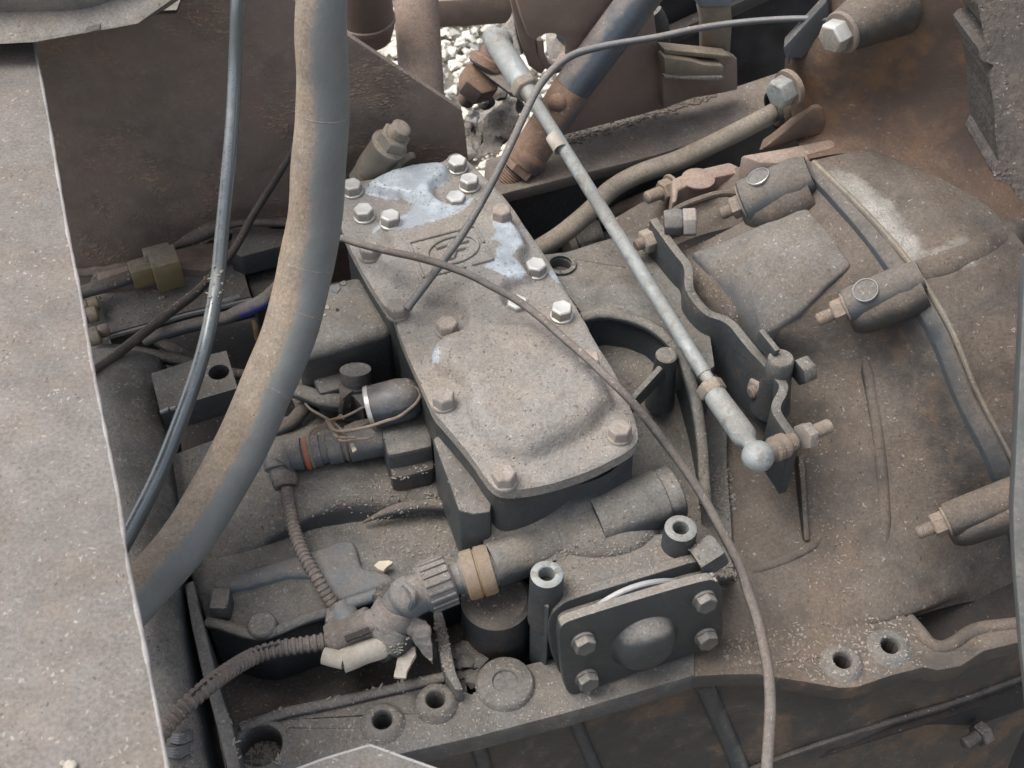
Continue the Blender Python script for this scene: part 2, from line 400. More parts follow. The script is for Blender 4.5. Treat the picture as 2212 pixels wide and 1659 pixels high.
M['brass'] = dirty('brass', (.25, .205, .11), (.21, .185, .15), .45, None, 0, .3, .35, .3, .2, metal=.3)
M['clip'] = dirty('rusty_band', (.25, .175, .10), (.2, .17, .14), .45, (.24, .14, .065), .5, .4, .6, .6, .2)
M['conduit'] = dirty('conduit', (.06, .055, .05), (.165, .142, .125), .66, None, 0, .5, .55, .4, .3)
M['plastic'] = dirty('grey_plastic', (.085, .098, .105), (.175, .162, .15), .40, None, 0, .6, .42, .4, .4, stain=.4)
M['white'] = dirty('white_tube', (.46, .43, .36), (.24, .20, .16), .46, None, 0, 0, .5, .4, .1, stain=.6)
M['tape'] = dirty('grey_tape', (.16, .155, .15), (.2, .178, .16), .55, None, 0, .4, .5, .5, .3)
M['silver'] = dirty('bright_steel', (.42, .42, .41), (.25, .23, .21), .18, None, 0, .2, .3, .2, .2, metal=.5, stain=.3)
M['black'] = dirty('black_gloss', (.035, .045, .055), (.16, .145, .13), .22, None, 0, .5, .24, .2, .3, spec=.6, stain=.3)
M['frontplate'] = dirty('front_plate', (.032, .036, .037), (.19, .18, .163), .10, (.075, .055, .042), .28, .4, .42, .3, .95, stain=.4)
M['pipe'] = dirty('steel_pipe', (.19, .175, .145), (.215, .188, .152), .5, (.17, .125, .09), .2, .25, .5, .4, .5)
M['strut'] = dirty('strut_paint', (.05, .062, .075), (.2, .17, .15), .12, None, 0, .25, .3, .3, .55, dirv=(-.5, 0, .8), spec=.5)
M['strut_rust'] = dirty('strut_rust', (.07, .07, .075), (.19, .125, .088), .66, (.2, .12, .075), .3, .2, .5, .4, .3)
M['void'] = dirty('gap_shade', (.016, .016, .018), (.04, .034, .03), .3, None, 0, .1, .7, .5, .4)  # near-black: shade of gaps and holes put into the colour
M['tyre'] = dirty('rough_mount', (.040, .035, .031), (.085, .072, .062), .42, (.065, .048, .036), .4, .9, .75, 1.0, .2, crust=.45, crustcol=(.10, .085, .068))
M['copper'] = dirty('copper_wire', (.30, .19, .12), (.19, .16, .13), .5, None, 0, .1, .4, .1, .2, metal=.3)
M['orange'] = dirty('orange_seal', (.42, .10, .035), (.2, .16, .13), .35, None, 0, .2, .5, .2, .2)
M['blue'] = dirty('blue_sleeve', (.035, .05, .20), (.13, .12, .11), .52, None, 0, .2, .4, .2, .3)
M['olive'] = dirty('olive_paint', (.17, .155, .115), (.21, .17, .125), .5, (.2, .12, .08), .25, .2, .5, .3, .3)
M['mud'] = dirty('mud', (.06, .055, .045), (.16, .148, .125), .4, None, 0, .5, .6, 1.0, .3, scale=.6)
M['chip'] = dirty('mud_chip', (.62, .60, .53), (.58, .55, .48), .5, None, 0, .3, .5, .3, .1, scale=.5)
M['grit'] = dirty('grit', (.25, .225, .195), (.22, .198, .17), .5, (.10, .085, .07), .4, 0, .8, .2, .1, stain=0)
M['boot'] = dirty('boot_rubber', (.035, .038, .04), (.30, .28, .25), .3, None, 0, .6, .5, .8, .9, dirv=(-.5, -.4, .5), scale=2)
M['bolt_dark'] = dirty('bolt_dark', (.085, .085, .078), DUST, .05, (.10, .07, .05), .4, .3, .45, .35, .9, stain=.4)
M['paledust'] = dirty('bell_pale_dust', (.040, .038, .035), (.120, .100, .082), .50, (.09, .058, .037), .5, .32, .5, .8, .5, stain=.65, paint=(.18, .168, .145))
M['flapmat'] = dirty('flap_rubber', (.075, .085, .083), (.13, .125, .115), .3, None, 0, .2, .5, .2, .3)
M['leaf'] = dirty('dry_leaf', (.55, .48, .36), (.5, .45, .36), .3, None, 0, .1, .6, .2, .1)

# ================================================================== setting
g = B(); g.bm.verts.ensure_lookup_table()
n = 60; vv = []
for j in range(n + 1):
    for i in range(n + 1):
        x = -1.6 + 3.0 * i / n; y = 1.0 + 2.8 * j / n
        vv.append(g.bm.verts.new((x, y, -.95 + .03 * noise.fractal(Vector((x * 4, y * 4, 0)), 1, 2, 4))))
for j in range(n):
    for i in range(n): k = j * (n + 1) + i; g.bm.faces.new((vv[k], vv[k + 1], vv[k + n + 2], vv[k + n + 1]))
far = [g.bm.verts.new(p) for p in ((-30, -30, -.97), (30, -30, -.97), (30, 40, -.97), (-30, 40, -.97))]; g.bm.faces.new(far)
solo('muddy_ground', g, M['mud'], kind='structure')
ch = Blobs(2)
for _ in range(6500):
    x = random.uniform(-.75, .5); y = random.uniform(1.15, 3.0); r = .004 + .02 * random.random() ** 2
    ch.add((x, y, -.945 + random.uniform(0, .035)), r, .75, (1, random.uniform(.35, 1), random.uniform(.25, .6)), Matrix.Rotation(random.uniform(0, 6.3), 4, 'Z') @ Matrix.Rotation(random.uniform(-.6, .6), 4, 'X'))
ch.obj('mud_clods', M['chip'], kind='stuff')

# ================================================================== chassis rail with its sloping top edge
RN = Vector((.12, -1, 0)).normalized(); RP = Vector((0, .415, 0))
out = PTS(20, 40, 380, 30, 420, -70, 600, -70, 635, 2, 751, 77, 997, 238, 1004, 277, 1013, 360, 1013, 560, 560, 640, 60, 690)
t = thing('chassis_rail', 'dark rust-crusted steel rail plate with a sloping top edge, behind the hoses at upper left', 'rail', (-.25, .40, -.35))
b = B().poly_loop([WP(u, v, RP, RN) for u, v in out], -RN * .009, cap=True)
part(t, 'web_plate', b, M['rail'], bev=.0012)
# scab of old paint and a weld bead along the foot of the plate
b = B()
pp = [WP(u, v, RP + RN * .004, RN) for u, v in PTS(150, 592, 300, 572, 420, 545, 470, 505, 620, 478)]
b.tube([p + Vector((0, 0, noise.noise(p * 70) * .003)) for p in crom(pp, 14)], .006, 8)
part(t, 'weld_bead', b, M['rail'])

# brown uprights behind the rail
t = thing('air_tank', 'brown upright tank with a rounded bottom behind the grey hose', 'tank', WD(797, 60, 1.75))
c = WD(797, 98, 1.78); b = B().lathe(c, (0, -.1, 1), [(0, 0), (.004, .022), (.014, .034), (.034, .040), (.38, .040), (.38, 0)], 28)
part(t, 'shell', b, M['brown'])
b = B().lathe(c + Vector((0, -.004, .040)), (0, -.1, 1), [(0, .0402), (.002, .042), (.008, .042), (.010, .0402)], 28)
part(t, 'weld_seam', b, M['brown'])
t = thing('brown_post', 'brown steel post standing behind the sloping rail edge, left of the gap', 'post', WD(910, 230, 1.8))
b = B()
q = [WD(852, -40, 1.8), WD(948, -40, 1.8), WD(956, 100, 1.8), WD(962, 230, 1.78), WD(872, 230, 1.78), WD(856, 100, 1.8)]
a = WD(914, 235, 1.8); d = (WD(896, -40, 1.82) - a)
b.cyl(a, a + d * 1.1, .0325, .0335, 28, .003); part(t, 'tube', b, M['brown'])
b = B().box(WD(992, 8, 2.0), (.09, .02, -.005), (0, .03, 0), (0, .004, .022)); solo('cross_brace', b, M['brown'], 'short brown brace crossing above the gap over the mud', 'brace', bev=.002)

# ================================================================== cross beam, bracket plate and the dark space behind
def beamtop(u, v): return W(u, v, -.05)
t = thing('cross_beam', 'wide brown steel beam with dirt-crusted top, running up right behind the pipe', 'beam', beamtop(1250, 360))
b = B().poly_loop([beamtop(*p) for p in PTS(1040, 432, 1098, 415, 1190, 392, 1271, 371, 1350, 352, 1414, 335, 1560, 290, 1760, 222, 1760, 130, 1565, 195, 1400, 240, 1223, 287, 1130, 320, 1050, 345)], (0, 0, -.016), cap=True)
part(t, 'beam_flange', b, M['beam'], bev=.0015)
fr = [beamtop(*p) + Vector((.004, .012, -.016)) for p in PTS(1040, 432, 1098, 415, 1271, 371, 1414, 335, 1760, 222)]
b = B()
lo = [p + Vector((0, .004, -.11)) for p in fr]
b.poly_loop(fr + lo[::-1], (.002, .012, 0), cap=True); part(t, 'web_plate', b, M['case_dark'])
b = Blobs(5); random.seed(5)
for _ in range(700):
    k = random.random(); u = 1215 + k * 330; v = 292 - k * 92 + random.gauss(4, 8) * (1.2 - k * .6)
    p = beamtop(u, v); b.add(p + Vector((0, 0, .0005)), random.uniform(.001, .0045), .35, (1, .8, .5))
b.obj('dirt_crust', M['beam'], t, 'stuff') 
# bracket plate
PP = beamtop(1223, 287); PQ = beamtop(1565, 195); e = (PQ - PP); e.z = 0; e.normalize(); PN = Vector((e.y, -e.x, 0))
def BP(u, v, off=0.0): return WP(u, v, PP + PN * off, PN)
t = thing('bracket_plate', 'large brown folded bracket plate with a hooked notch, behind the strut', 'bracket', PP)
front = T('f', 515, -60, 560, 95, 605, 218, 622, 230, 645, 228, 668, 208, 700, 196, 745, 195, 790, 212, 820, 245, 834, 285, 832, 330, 850, 420, 740, 640, 700, 760, 820, 790) + PTS(1223, 290, 1400, 243, 1443, 232, 1436, 150, 1420, 90, 1411, 20, 1405, -60)
b = B().poly_loop([BP(u, v, .02) for u, v in front], -PN * .010, cap=True); part(t, 'plate_face', b, M['brown'], bev=.0025)
side = T('f', 468, -60, 515, -60, 605, 218, 640, 240, 650, 330, 680, 392, 722, 412, 670, 470, 600, 420, 540, 250)
b = B().poly_loop([BP(u, v, .012) + Vector((0, .01, 0)) for u, v in side], -PN * .03 + Vector((.01, 0, 0)), cap=True); part(t, 'folded_face', b, M['brown'], bev=.003)
hook = T('f', 650, 240, 690, 235, 696, 320, 720, 370, 790, 400, 850, 330, 850, 420, 735, 440, 690, 395, 660, 340)
b = B().poly_loop([BP(u, v, .004) for u, v in hook], -PN * .02, cap=True); part(t, 'hook_rim', b, M['brown'], bev=.002)
arc = crom([BP(u, v, -.01) for u, v in T('f', 1335, 70, 1368, 130, 1385, 220, 1388, 330, 1370, 450)], 6)
b = B().tube(arc, .011, 10, flat=.5); part(t, 'bent_strip', b, M['case'])
# stepped box bracket
t = thing('step_bracket', 'olive and brown angle bracket with a step, between the strut and the dark gap', 'bracket', BP(1500, 180))
b = B().poly_loop([BP(u, v, .03) for u, v in T('f', 1392, 282, 1790, 322, 1826, 345, 1828, 528, 1740, 548, 1560, 580, 1395, 640, 1385, 480)], -PN * .012, cap=True); part(t, 'base_plate', b, M['brown'], bev=.002)
b = B().poly_loop([BP(u, v, .044) for u, v in T('f', 1398, 290, 1780, 328, 1800, 345, 1760, 352, 1398, 318)], -PN * .02, cap=True); part(t, 'lip', b, M['olive'], bev=.0015)
b = B().poly_loop([BP(u, v, .052) for u, v in T('f', 1395, 335, 1560, 358, 1640, 380, 1752, 388, 1752, 462, 1650, 474, 1400, 458)], -PN * .02, cap=True); part(t, 'step_pad', b, M['olive'], bev=.004)
b = B().poly_loop([BP(u, v, .056) for u, v in T('f', 1392, 440, 1500, 455, 1742, 450, 1748, 466, 1660, 478, 1400, 462)], -PN * .006, cap=True); part(t, 'pad_edge', b, M['tank'], bev=.0015)
t = thing('hanger_strap', 'olive metal strap hanging down to the step bracket, blue-grey at its top', 'strap', BP(1545, 100))
b = B().poly_loop([BP(u, v, .015) for u, v in T('f', 1600, 40, 1790, 30, 1798, 130, 1785, 320, 1620, 304, 1618, 120)], -PN * .01, cap=True); part(t, 'strap_body', b, M['olive'], bev=.0025)
b = B().poly_loop([BP(u, v, .018) for u, v in T('f', 1560, -60, 1800, -60, 1795, 34, 1740, 42, 1640, 44, 1605, 40)], -PN * .012, cap=True); part(t, 'strap_end', b, M['bluegrey'], bev=.002)
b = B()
b.poly_loop([BP(u, v, -.10) for u, v in PTS(1390, -90, 1900, -90, 1900, 260, 1390, 260)], -PN * .2, cap=True)  # added backing; its near-black colour stands in for the gap's shade
b.rough(5, .012, 14); solo('dark_backing', b, M['void'], 'near-black backing added for the shade in the gap at the top right', 'backing')
t = thing('bar_behind_strap', 'thin dark rail crossing behind the olive hanging strap', 'rail', BP(1460, 60))
b = B().bar(BP(1405, 95, -.09), BP(1700, -40, -.09), .02, .02); part(t, 'bar', b, M['case_dark'], bev=.003)
t.name = 'dark_rail'

# ================================================================== strut
ax = [WD(1412, -45, 1.40), WD(1172, 272, 1.485), WD(1136, 345, 1.50), WD(1098, 392, 1.508), WD(1068, 430, 1.515)]
t = thing('strut', 'dark blue-grey tubular strut with a rusty lower collar, crossing behind the black cable', 'strut', ax[4])
d = (ax[1] - ax[0]).normalized(); r = .0228
b = B().cyl(ax[0], WD(1236, 190, 1.4625), r, r, 32); part(t, 'tube', b, M['strut'])
b = B().cyl(WD(1236, 190, 1.4625) - d * .0005, ax[2], r * 1.012, r * 1.0, 32, .002); part(t, 'rusty_sleeve', b, M['strut_rust'])
d2 = (ax[3] - ax[2]).normalized()
b = B().lathe(ax[2] - d2 * .012, d2, [(0, 0), (0, r * 1.06), (.004, r * 1.09), (.010, r * 1.09), (.013, r * 1.02), (.020, r * .98), (.020, 0)], 32); part(t, 'collar', b, M['strut_rust'])
b = B().hexa(ax[2] + d2 * .006, d2, .0225, .014); part(t, 'lock_nut', b, M['strut_rust'])
b = B().thread(ax[2] + d2 * .018, d2, .0145, .09, .003); part(t, 'threaded_rod', b, M['strut_rust'])
b = B().ico(WD(1204, 222, 1.452), .013, 2, .05, (1, .8, 1)); part(t, 'weld_lump', b, M['strut_rust'])

# ================================================================== boot behind the linkage
t = thing('rubber_boot', 'torn dusty black rubber flap hanging above the mud, behind the crossing cable', 'rubber flap', WD(1060, 330, 1.68))
b = B().poly_loop([WD(u, v, 1.66) for u, v in T('f', 232, 740, 300, 735, 345, 700, 365, 640, 420, 600, 470, 570, 520, 575, 515, 660, 540, 700, 500, 780, 440, 860, 420, 900, 330, 910, 250, 930, 236, 830)], (.005, .06, -.02), cap=True)
b.rough(3, .010, 26); part(t, 'flap', b, M['boot'])
b = B()
for p in T('f', 310, 560, 380, 500, 430, 545, 350, 600): b.ico(WD(*p, 1.64), .012, 2, .12, (1, 1, .8))
part(t, 'lumps', b, M['boot'])
b = B().poly_loop([WD(u, v, 1.72) for u, v in T('f', 440, 160, 480, 120, 500, 60, 530, 230, 560, 330, 520, 330, 470, 260)], (.01, .02, 0), cap=True); part(t, 'rubber_piece', b, M['boot'], bev=.003)
b = B()
b.poly_loop([WD(u, v, 1.80) for u, v in T('f', 700, 228, 760, 228, 840, 300, 820, 340, 720, 345)], (.0, .02, 0), cap=True); b.rough(2, .004, 40)
solo('rubber_scrap', b, M['boot'], 'grey rubber scrap seen through the hooked notch of the bracket plate', 'rubber scrap')

# ================================================================== pipe
t = thing('coolant_pipe', 'dusty olive-grey bent pipe running from the right housing down behind the shift cover', 'pipe', W(1290, 440, -.09))
c, rr = hose([(1715, 225, -.005, 40), (1679, 239, -.01, 41), (1584, 290, -.02, 42), (1473, 342, -.035, 43), (1381, 375, -.05, 43), (1319, 412, -.06, 43), (1275, 456, -.07, 43), (1216, 504, -.085, 43), (1164, 537, -.10, 43), (1120, 560, -.11, 43)], 8)
part(t, 'pipe_run', B().tube(c, rr, 20), M['pipe'])
p0 = W(1690, 232, -.008); dd = (W(1679, 239, -.01) - W(1715, 225, -.005)).normalized()
b = B().lathe(p0 - dd * .006, dd, [(0, .020), (0, .0235), (.004, .0245), (.016, .0245), (.02, .0235), (.02, .020)], 24); part(t, 'rubber_end', b, M['case_dark'])
b = B().lathe(p0 + dd * .002, dd, [(0, .0245), (0, .0262), (.007, .0262), (.007, .0245)], 24); part(t, 'hose_clip', b, M['rust'])
# small loose line and can behind the rod
t = thing('small_canister', 'small dark cylinder lying in the gap under the pipe', 'canister', W(1270, 515, -.15))
b = B().cyl(W(1240, 522, -.16), W(1300, 500, -.15), .019, .019, 22, .004); part(t, 'body', b, M['case'])
b = B().cyl(W(1222, 530, -.16), W(1240, 522, -.16), .015, .018, 22, .002); part(t, 'end_cap', b, M['pipe'])
c, rr = hose([(1200, 470, -.18, 12), (1240, 455, -.16, 13), (1300, 440, -.13, 13), (1350, 420, -.13, 13), (1420, 405, -.14, 13)], 6)
solo('dark_line', B().tube(c, rr, 10), M['case_dark'], 'thin dark line in the shadows under the bent pipe', 'pipe line')
c, rr = hose([(1160, 560, -.2, 26), (1215, 530, -.19, 26), (1300, 470, -.15, 28), (1400, 425, -.12, 30), (1460, 400, -.11, 32)], 6)
solo('dark_hose', B().tube(c, rr, 14), M['brown'], 'reddish brown hose lying low beside the bell housing', 'hose')

# ================================================================== breather fitting behind the cover
b0 = W(786, 392, -.03); b1 = W(842, 312, .03); b2 = W(856, 283, .052)
t = thing('breather_fitting', 'dusty tan elbow fitting with a nut on top, behind the shift cover', 'fitting', b0)
d = (b1 - b0).normalized(); Ls = (b1 - b0).length
b = B().lathe(b0, d, [(0, 0), (0, .019), (Ls * .28, .019), (Ls * .30, .017), (Ls * .33, .0205), (Ls * .92, .0205), (Ls * .95, .022), (Ls, .022), (Ls + .003, .018), (Ls + .003, 0)], 26); part(t, 'body', b, M['pipe'])
b = B().hexa(b1 + d * .002, d, .0185, .016); part(t, 'nut', b, M['pipe'])
b = B().thread(b1 + d * .017, d, .0118, .016, .0025); part(t, 'threaded_tip', b, M['pipe'])
q = W(862, 352, .0); b = B().lathe((b0 + b1) / 2 + d * .005, q - (b0 + b1) / 2 - d * .005, [(0, .016), ((q - (b0 + b1) / 2).length * .8, .0165), ((q - (b0 + b1) / 2).length, .0165), ((q - (b0 + b1) / 2).length + .001, 0)], 22); part(t, 'branch', b, M['pipe'])
b = B().cyl(W(868, 352, -.005), W(878, 362, -.008), .019, .017, 24, .002); part(t, 'end_disc', b, M['pipe'])

# ================================================================== left mid: valve block and lines under the hoses
t = thing('valve_block', 'flat dusty brown valve block below the rail, brass fittings along its back edge', 'valve block', W(370, 660, -.15))
b = B().slab(T('e', 40, 720, 150, 470, 420, 400, 620, 330, 800, 260, 1090, 230, 1270, 215, 1330, 400, 1410, 665, 870, 790, 600, 870, 260, 965, 210, 760), -.13, .035); part(t, 'body', b, M['case'], bev=.0015)
b = B().slab(T('e', 170, 480, 600, 370, 760, 300, 1060, 240, 1250, 215, 1290, 330, 1040, 460, 840, 440, 640, 520, 480, 560, 200, 580), -.118, .012); part(t, 'block_step', b, M['brown'], bev=.0012)
b = B().slab(T('e', 260, 965, 600, 870, 870, 790, 1410, 665, 1412, 690, 880, 815, 610, 895, 270, 990), -.132, .004); part(t, 'bright_lip', b, M['edge'])
b = B().slab(T('e', 1160, 690, 1310, 645, 1325, 668, 1170, 718), -.128, .004); part(t, 'steel_strip', b, M['silver'])
b = B().slab(T('e', 665, 668, 712, 658, 714, 672, 668, 684), -.128, .003); part(t, 'paint_flake', b, M['white'])
b = B().slab(T('e', 260, 985, 610, 895, 640, 960, 540, 1010, 330, 1060, 270, 1040), -.15, .05); part(t, 'block_casting', b, M['case_dark'], bev=.004)
x = (W(390, 570, -.1) - W(290, 597, -.1)).normalized()
def cube(f, px, py, z, hx, hy, hz, dz=0):
    p = W(*T1(f, px, py), z); y = Vector((0, 0, 1)).cross(x)
    return B().box(p, x * hx, y * hy, Vector((0, 0, hz)))
part(t, 'brass_nut', cube('e', 560, 465, -.105, .017, .012, .013), M['brass'], bev=.0018)
part(t, 'brass_elbow', cube('e', 730, 440, -.097, .016, .017, .020), M['brass'], bev=.0014)
part(t, 'brass_nut', cube('e', 670, 365, -.10, .016, .008, .016), M['pipe'], bev=.0014)
c, rr = hose([(140, 655, -.11, 30), (*T1('e', 40, 640), -.11, 30), (*T1('e', 250, 575), -.105, 30), (*T1('e', 450, 505), -.105, 30)], 5); part(t, 'grey_line', B().tube(c, rr, 16), M['darkpaint'])
for px, py, rr_ in ((100, 820, 18), (110, 740, 16), (120, 1010, 17), (190, 950, 15)):
    p = W(*T1('e', px, py), -.12); r_ = rr_ * mpp(p)
    b = B().lathe(p - x * .012, x, [(0, 0), (0, r_ * .9), (.004, r_), (.010, r_), (.011, r_ * .85), (.013, r_), (.022, r_), (.024, r_ * .8), (.024, 0)], 10); part(t, 'brass_ferrule', b, M['brass'])
# hump and cable lug behind the shiny hose
c, rr = hose([(*T1('e', 760, 285), -.10, 10), (*T1('e', 900, 220), -.09, 26), (*T1('e', 1040, 150), -.085, 34), (*T1('e', 1130, 110), -.08, 34), (*T1('e', 1300, 78), -.08, 17), (*T1('e', 1480, 70), -.08, 17), (*T1('e', 1680, 75), -.08, 18), (760, 485, -.08, 18)], 6)
t2 = thing('wrapped_line', 'dusty taped line lying along the foot of the rail plate', 'line', c[0]); part(t2, 'line_body', B().tube(c, rr, 14), M['strap'])
b = B().slab(T('e', 1260, 120, 1480, 110, 1700, 120, 1700, 250, 1650, 260, 1330, 345, 1230, 300), -.10, .03); solo('casting_ledge', b, M['case'], 'dusty casting ledge between the thin strap and the big grey hose', 'casting', bev=.003)
b = B().slab(T('e', 1320, 350, 1660, 250, 1640, 420, 1350, 500), -.17, .06); solo('dark_block', b, M['case_dark'], 'dark block in shadow beneath the casting ledge behind the grey hose', 'block', bev=.003)
b = B().slab(T('e', 1360, 500, 1640, 420, 1620, 640, 1430, 690), -.15, .06); solo('dusty_ledge', b, M['case'], 'small dusty ledge beside the big grey hose, above the blue sleeve', 'ledge', bev=.003)
# blue sleeved line
pts = [(*T1('e', 560, 1020), -.12, 22), (*T1('e', 700, 960), -.105, 26), (*T1('e', 950, 890), -.095, 28), (*T1('e', 1200, 840), -.09, 30), (*T1('e', 1290, 800), -.085, 30), (*T1('e', 1480, 720), -.08, 31), (*T1('e', 1560, 640), -.08, 26), (*T1('e', 1640, 560), -.08, 24)]
t = thing('sleeved_line', 'dark rubber line with a blue sleeve near the big grey hose', 'hose', W(*T1('e', 560, 1020), -.13))
c, rr = hose(pts, 6); part(t, 'line_body', B().tube(c, rr, 14), M['darkpaint'])
part(t, 'blue_sleeve', B().tube(c[25:33], [q * 1.06 for q in rr[25:33]], 16), M['blue'])
c, rr = hose([(*T1('e', 1430, 850), -.10, 12), (*T1('e', 1445, 920), -.11, 13), (*T1('e', 1460, 1010), -.13, 12)], 5); solo('tan_spigot', B().tube(c, rr, 12), M['clip'], 'short tan spigot under the blue sleeve', 'spigot')
# strap
c, rr = hose([(665, 250, .04, 20), (636, 318, .02, 22), (600, 380, -.01, 24), (548, 462, -.045, 25), (500, 545, -.07, 26), (430, 625, -.08, 28), (370, 672, -.085, 29), (300, 728, -.09, 30), (240, 775, -.10, 31), (190, 810, -.10, 31)], 8)
solo('thin_strap', B().tube(c, rr, 12, flat=.55), M['strap'], 'thin dusty brown hose slanting behind the shiny hose, from the grey hose to the panel', 'hose')
# dark hoses below
c, rr = hose([(200, 760, -.15, 30), (250, 757, -.14, 30), (330, 768, -.135, 30), (400, 782, -.14, 27), (470, 800, -.15, 24)], 6)
solo('flat_hose', B().tube(c, rr, 14), M['case'], 'dark dusty hose lying above the square plate with one hole', 'hose')
c, rr = hose([(340, 738, -.16, 24), (370, 750, -.15, 26), (420, 775, -.15, 26), (470, 800, -.16, 24), (560, 815, -.16, 24)], 6)
solo('bent_hose', B().tube(c, rr, 14), M['case_dark'], 'dark bent hose in the shadow under the blue sleeved line', 'hose')
# plate with a hole
t = thing('mounting_plate', 'square dusty steel plate with one round hole, under the shiny hose', 'plate', W(420, 825, -.16))
pl = T('e', 605, 1285, 1060, 1135, 1210, 1100, 1300, 1400, 960, 1500, 680, 1590)
hc = W(*T1('e', 1150, 1272), -.10); hol = [hc + Vector((math.cos(a), math.sin(a), 0)) * .0115 for a in (2 * math.pi * k / 20 for k in range(20))]
b = B().poly_loop(LV(pl, -.10), (0, 0, -.035), [hol]); part(t, 'plate_body', b, M['flange'])
b = B().slab(T('e', 675, 1580, 740, 1552, 742, 1572, 680, 1598), -.099, .003); part(t, 'plate_glint', b, M['silver'])  # thin silver slabs stand in for glints along the plate edge
b = B().slab(T('e', 755, 1556, 800, 1540, 802, 1558, 760, 1570), -.099, .003); part(t, 'plate_glint', b, M['silver'])

# ================================================================== gearbox
rb = random.Random(4)
GB = thing('gearbox', 'dusty cast-iron truck gearbox with a bolted shift cover, filling the middle of the picture', 'gearbox', W(1150, 1000, -.5))
# deep filler body under everything, near-black so gaps look shaded
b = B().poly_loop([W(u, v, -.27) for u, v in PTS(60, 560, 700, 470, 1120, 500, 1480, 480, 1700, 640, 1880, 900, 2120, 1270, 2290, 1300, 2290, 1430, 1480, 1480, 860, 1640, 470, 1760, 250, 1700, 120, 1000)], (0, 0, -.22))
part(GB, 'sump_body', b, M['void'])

b = B().poly_loop([W(u, v, -.15) for u, v in PTS(1250, 520, 1420, 460, 1640, 400, 1780, 520, 1860, 700, 1900, 860, 1840, 960, 1640, 1000, 1480, 900, 1300, 640)], (0, 0, -.12)); part(GB, 'inner_body', b, M['void'])  # near-black fill under the bell, so openings look shaded
b = B().patch([P3(1920, 1240, -.21, 2050, 1200, -.21, 2200, 1150, -.21, 2330, 1120, -.2), P3(1940, 1330, -.235, 2050, 1310, -.235, 2200, 1290, -.235, 2330, 1270, -.23), P3(1940, 1420, -.25, 2060, 1420, -.25, 2200, 1400, -.25, 2330, 1380, -.25)], 4, 4); part(GB, 'notch_floor', b, M['void'])  # dark patch: the shade inside the notch is painted on it
# ---- bell housing sheet
rows = [P3(1745, 345, .08, 1858, 457, .075, 1957, 570, .06, 2041, 703, .03, 2101, 846, -.02, 2185, 1010, -.09, 2235, 1180, -.19, 2285, 1300, -.26),
        P3(1738, 380, .066, 1833, 487, .062, 1912, 592, .047, 1998, 725, .012, 2058, 872, -.036, 2136, 1030, -.10, 2185, 1210, -.205, 2190, 1300, -.25),
        P3(1690, 420, .045, 1752, 512, .038, 1805, 612, .024, 1895, 762, -.03, 1955, 905, -.072, 2025, 1065, -.13, 2085, 1240, -.20, 2095, 1300, -.232),
        P3(1602, 480, .02, 1622, 562, .01, 1662, 690, -.012, 1765, 805, -.062, 1835, 952, -.10, 1885, 1105, -.145, 1935, 1310, -.183, 1965, 1335, -.202),
        P3(1480, 540, -.015, 1545, 642, -.025, 1640, 742, -.05, 1702, 852, -.088, 1742, 1002, -.125, 1752, 1155, -.16, 1775, 1335, -.186, 1790, 1395, -.202),
        P3(1400, 560, -.045, 1480, 680, -.06, 1562, 802, -.09, 1612, 922, -.125, 1632, 1062, -.155, 1635, 1202, -.175, 1640, 1392, -.192, 1645, 1440, -.204),
        P3(1330, 585, -.08, 1400, 720, -.10, 1470, 830, -.125, 1505, 940, -.15, 1520, 1080, -.17, 1522, 1215, -.182, 1530, 1440, -.194, 1535, 1440, -.204)]
b = B().patch(rows, 6, 6, .0012, 14); bell = part(GB, 'bell_housing', b, M['bell'], ang=80)
BT = bvh(bell)
def on(u, v, off=0.0):
    p, nn = HIT(BT, u, v, -.1); return p + nn * off
# flange rim along the joint
UPB = Vector((-.25, -.35, .9)).normalized()
j0 = [p + UPB * .0005 for p in rows[0]]; j1 = [p.lerp(q, .12) + UPB * .0055 for p, q in zip(rows[0], rows[1])]; j2 = [p.lerp(q, .8) + UPB * .0055 for p, q in zip(rows[0], rows[1])]; j3 = [p.lerp(q, 1.0) - UPB * .002 for p, q in zip(rows[0], rows[1])]
b = B(); jj = [crom(l, 10) for l in (j0, j1, j2, j3)]
vv = [[b.bm.verts.new(p + UPB * .0008 * noise.noise(p * 60)) for p in l] for l in jj]
for l0, l1 in zip(vv, vv[1:]):
    for k in range(len(l0) - 1): b.bm.faces.new((l0[k], l0[k + 1], l1[k + 1], l1[k]))
part(GB, 'joint_rim', b, M['darkpaint'], bev=.0012, ang=60)
# raised smooth pad
gp = PTS(1497, 548, 1545, 535, 1600, 512, 1684, 467, 1735, 438, 1795, 505, 1842, 572, 1789, 616, 1728, 673, 1669, 711, 1652, 710, 1580, 632, 1535, 586)
b = B(); tp = [on(u, v, .0055 if i not in (3, 4, 5, 6) else .002) for i, (u, v) in enumerate(gp)]
cen = on(1660, 590, .016); mid = [(p + cen) / 2 + Vector((0, 0, .004)) for p in tp]
vc = b.bm.verts.new(cen); vt = [b.bm.verts.new(p) for p in tp]; vm = [b.bm.verts.new(p) for p in mid]; vb = [b.bm.verts.new(p + Vector((0, .0, -.03))) for p in tp]
for i in range(len(vt)):
    j = (i + 1) % len(vt)
    b.bm.faces.new((vc, vm[i], vm[j])); b.bm.faces.new((vm[i], vt[i], vt[j], vm[j])); b.bm.faces.new((vt[i], vb[i], vb[j], vt[j]))
part(GB, 'raised_pad', b, M['pad'], bev=.0035, ang=60)
